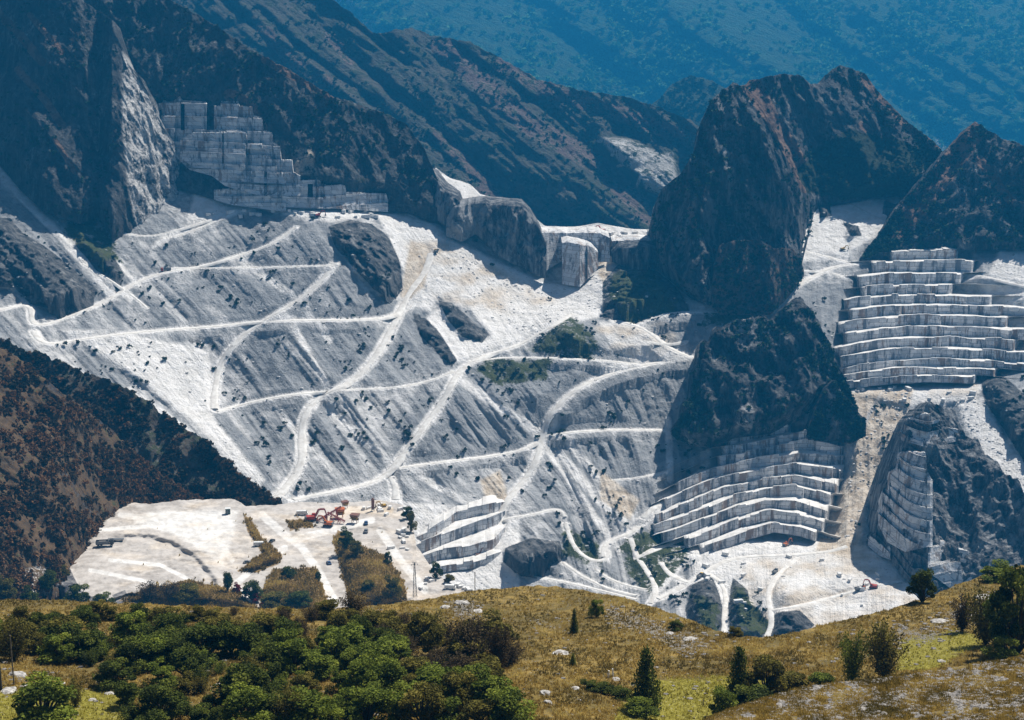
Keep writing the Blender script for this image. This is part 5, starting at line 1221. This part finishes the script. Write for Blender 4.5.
post(fg, 14, 685, 6.2, .09, 'slender dark pole rising from the rocks at the left edge')
post(fg, 1, 690, 3.4, .18, 'thick dark post cut by the left edge of the picture', PAINT['dark'])
post(fg, 608, 678, 1.1, .10, 'pale stump post, left one of two above the dark hollow', PAINT['white'], name='marker_post', lean=.1)
post(fg, 613, 677, 1.2, .10, 'pale stump post, right one of two above the dark hollow', PAINT['white'], name='marker_post', lean=-.06)
post(fg, 475, 593, 3.6, .06, 'thin pole on the hill crest right of the lattice pylon', name='pole')
post(fg, 505, 592, .9, .05, 'short thin stake on the crest left of centre'); post(fg, 587, 590, .8, .05, 'short thin stake on the crest right of centre'); post(fg, 703, 706, .9, .07, 'short post in the yellow green grass of the hollow')
# machines far away in the quarry
excavator(at(base, 602, 232), R(150), 'red', 'tiny red excavator on the white saddle between the crags', 1.2)
excavator(at(base, 318, 217), R(20), 'red', 'tiny red excavator on the ledge below the left quarry faces', 1.2)
excavator(at(base, 873, 588), R(160), 'red', 'red excavator on the white quarry floor at the lower right', 1.2)
excavator(at(base, 786, 546), R(40), 'orange', 'orange excavator at the foot of the tan rubble chute', 1.1)
excavator(at(base, 843, 250), R(10), 'yellow', 'yellow excavator on the road at the top of the right amphitheatre', .9)
dump_truck(at(base, 166, 270), R(195), 'red', 'dump truck climbing the upper left haul road', 1.1)
dump_truck(at(base, 860, 590), R(20), 'orange', 'dump truck left of the red excavator at the lower right', 1.0)
dump_truck(at(base, 700, 577), R(60), 'yellow', 'dump truck on the bright ramp at the bottom of the quarry', 1.0)
dump_truck(at(base, 436, 253), R(100), 'yellow', 'dump truck at the head of the central scree road', 1.0)
dump_truck(at(base, 775, 573), R(60), 'grey', 'dark dump truck on the heap of the right quarry floor', .9)
for i, (x_, y_, c_) in enumerate(((471,553,'red'),(478,558,'rust'))): excavator(at(base, x_, y_)+Vector((0, 0, 1)), R(40*i), c_, ['bright red excavator above the terraces behind the ramp', 'rust red excavator below the bright red one near the terraces'][i], 1.3)
# marble blocks
M_block = simple_mat('marble_block', (.62,.61,.59), (.80,.79,.77), .5, .7, .02)
BM = []
for k in range(4):
    m = MB(); m.box((0, 0, .75), (2.6+.5*k, 1.7, 1.5), (.97, .96)); me = bpy.data.meshes.new('marble_block'); me.from_pydata(m.v, [], m.f); me.materials.append(M_block); BM.append(me)
def blocks(patch, lst, label, group, sc=1.0):
    for i, (x_, y_) in enumerate(lst):
        o = link('marble_block', BM[i % 4]); o.location = at(patch, x_, y_); o.rotation_euler = (0, 0, i*1.17); o.scale = (sc*(1+.3*math.sin(i*2.1)),)*3; tag(o, label, 'stone block', group)
rr = random.Random(4)
blocks(base, [(rr.uniform(200, 388), 213+rr.uniform(-2, 6)) for _ in range(26)], 'sawn white block in the row stored under the left quarry faces', 'blocks under the left quarry faces', 1.5)
blocks(base, [(rr.uniform(600, 655), rr.uniform(231, 240)) for _ in range(12)], 'sawn white block lying on the bright saddle', 'blocks on the saddle', 1.3)
blocks(base, [(rr.uniform(855, 975), rr.uniform(388, 402)) for _ in range(16)], 'sawn block on the ledge at the foot of the upper amphitheatre', 'blocks below the upper amphitheatre', 1.3)
blocks(base, [(rr.uniform(700, 880), rr.uniform(552, 610)) for _ in range(22)], 'loose white block on the floor of the lower right quarry', 'blocks on the lower right floor', 1.2)
blocks(nf, [(rr.uniform(385, 408), rr.uniform(508, 552)) for _ in range(16)], 'rough pale block at the right rim of the near quarry floor', 'blocks at the rim of the near floor', .9)
blocks(nf, [(rr.uniform(345, 385), rr.uniform(504, 514)) for _ in range(8)], 'rough block stacked behind the machine group', 'blocks behind the machine group', .8)
blocks(nf, [(rr.uniform(420, 470), rr.uniform(572, 592)) for _ in range(10)], 'rough block on the slope beside the lattice pylon', 'blocks beside the pylon', .8)
# boulders of the foreground
def boulder(patch, x, y, wpx, label, seed, flat=1.0, mat=None):
    V, Fc = stone_shape(seed, 3); V = V*(1+.12*ridged(V[:, 0]*5, V[:, 1]*5, V[:, 2]*5+seed, 3)[:, None]); me = mesh_np('boulder', V, Fc); me.materials.append(mat or M_paler)
    o = link('boulder', me); g = at(patch, x, y); k = wpx*g[1]/F; o.location = g; o.scale = (k, k*.8, k*.75*flat); o.rotation_euler = (0, 0, seed); tag(o, label, 'rock')
M_paler = simple_mat('pale_limestone', (.22,.21,.20), (.58,.56,.53), 2.5, .9, .08)
for i, (x, y, w, fl, lb) in enumerate([(575,689,9,.9,'small white boulder alone in the grass left of the dark hollow'),(545,694,11,1.2,'upright white rock at the edge of the grass, right of the thicket'),(548,703,8,1,'smaller white rock under the upright one'),
 (560,654,18,.15,'flat pale slab lying in the golden grass'),(616,680,9,.8,'grey boulder by the two pale posts'),(462,604,14,.7,'pale boulder on the hill crest above the thicket'),(445,608,10,.8,'pale boulder left of the largest crest rock'),(478,612,10,.7,'grey rock right of the crest boulders'),
 (985,598,16,.6,'large pale rock on the crest, left of the right hand bushes'),(1002,596,12,.7,'pale rock behind the right hand bushes'),(966,608,14,.5,'flat grey rock below the crest rocks'),(940,622,16,.4,'low grey ledge rock on the right slope'),(690,640,13,.5,'grey rock on the shoulder below the crest'),(670,634,9,.6,'small grey rock on the shoulder, left one'),
 (18,676,18,.7,'large white rock at the left edge of the clearing'),(30,688,14,.8,'white rock below the large one at the left edge'),(8,692,16,.8,'pale rock in the bottom left corner'),(60,684,10,.6,'small pale rock at the rim of the clearing'),(110,694,10,.5,'grey rock in the yellow clearing by the bushes'),(92,700,8,.5,'small grey rock in the yellow clearing'),
 (942,662,8,.9,'small dark topped rock at the start of the stony spur')]): boulder(fg, x, y, w, lb, i+1, fl)
# sapling shade: a low wall of dry stones on the far side of the dark hollow
world = bpy.data.worlds.new('World'); scene.world = world; world.use_nodes = True
wt = world.node_tree; bg = wt.nodes['Background']; sky = wt.nodes.new('ShaderNodeTexSky'); sky.sky_type = 'NISHITA'; sky.sun_disc = False
SUN_AZ, SUN_EL = R(46), R(57)           # to the right of the view direction, and up
sky.sun_elevation = SUN_EL; sky.sun_rotation = SUN_AZ
wt.links.new(sky.outputs[0], bg.inputs[0]); bg.inputs[1].default_value = .05
sun = bpy.data.lights.new('sun', 'SUN'); sun.energy = 5.0; sun.angle = R(.5); sun.color = (1, .95, .87)
so = bpy.data.objects.new('sun', sun); COL.objects.link(so)
d = Vector((math.sin(SUN_AZ)*math.cos(SUN_EL), math.cos(SUN_AZ)*math.cos(SUN_EL), math.sin(SUN_EL)))
so.rotation_euler = (-d).to_track_quat('-Z', 'Y').to_euler()
# the air
HAZE = True
if HAZE:
    x0, x1, y0, y1, z0, z1 = -8990, 8990, -2990, 9000, 215, 1130
    v = [(x, y, z) for z in (z0, z1) for y in (y0, y1) for x in (x0, x1)]
    f = [(0,2,3,1),(4,5,7,6),(0,1,5,4),(2,6,7,3),(0,4,6,2),(1,3,7,5)]
    me = bpy.data.meshes.new('haze'); me.from_pydata(v, [], f)
    hm, t = nt('haze_air'); n = N(t)
    pv = n.new('ShaderNodeVolumePrincipled'); pv.inputs['Color'].default_value = (.03,.42,.92,1); pv.inputs['Density'].default_value = 1.45e-4; pv.inputs['Anisotropy'].default_value = .2
    o_ = n.new('ShaderNodeOutputMaterial'); n.link(pv.outputs[0], o_.inputs['Volume'])
    tag(link('haze', me, hm), kind='stuff')
vs = scene.view_settings; vs.view_transform = 'Standard'; vs.look = 'None'; vs.exposure = .3; vs.gamma = 1; vs.use_curve_mapping = False
scene.render.engine = 'CYCLES'
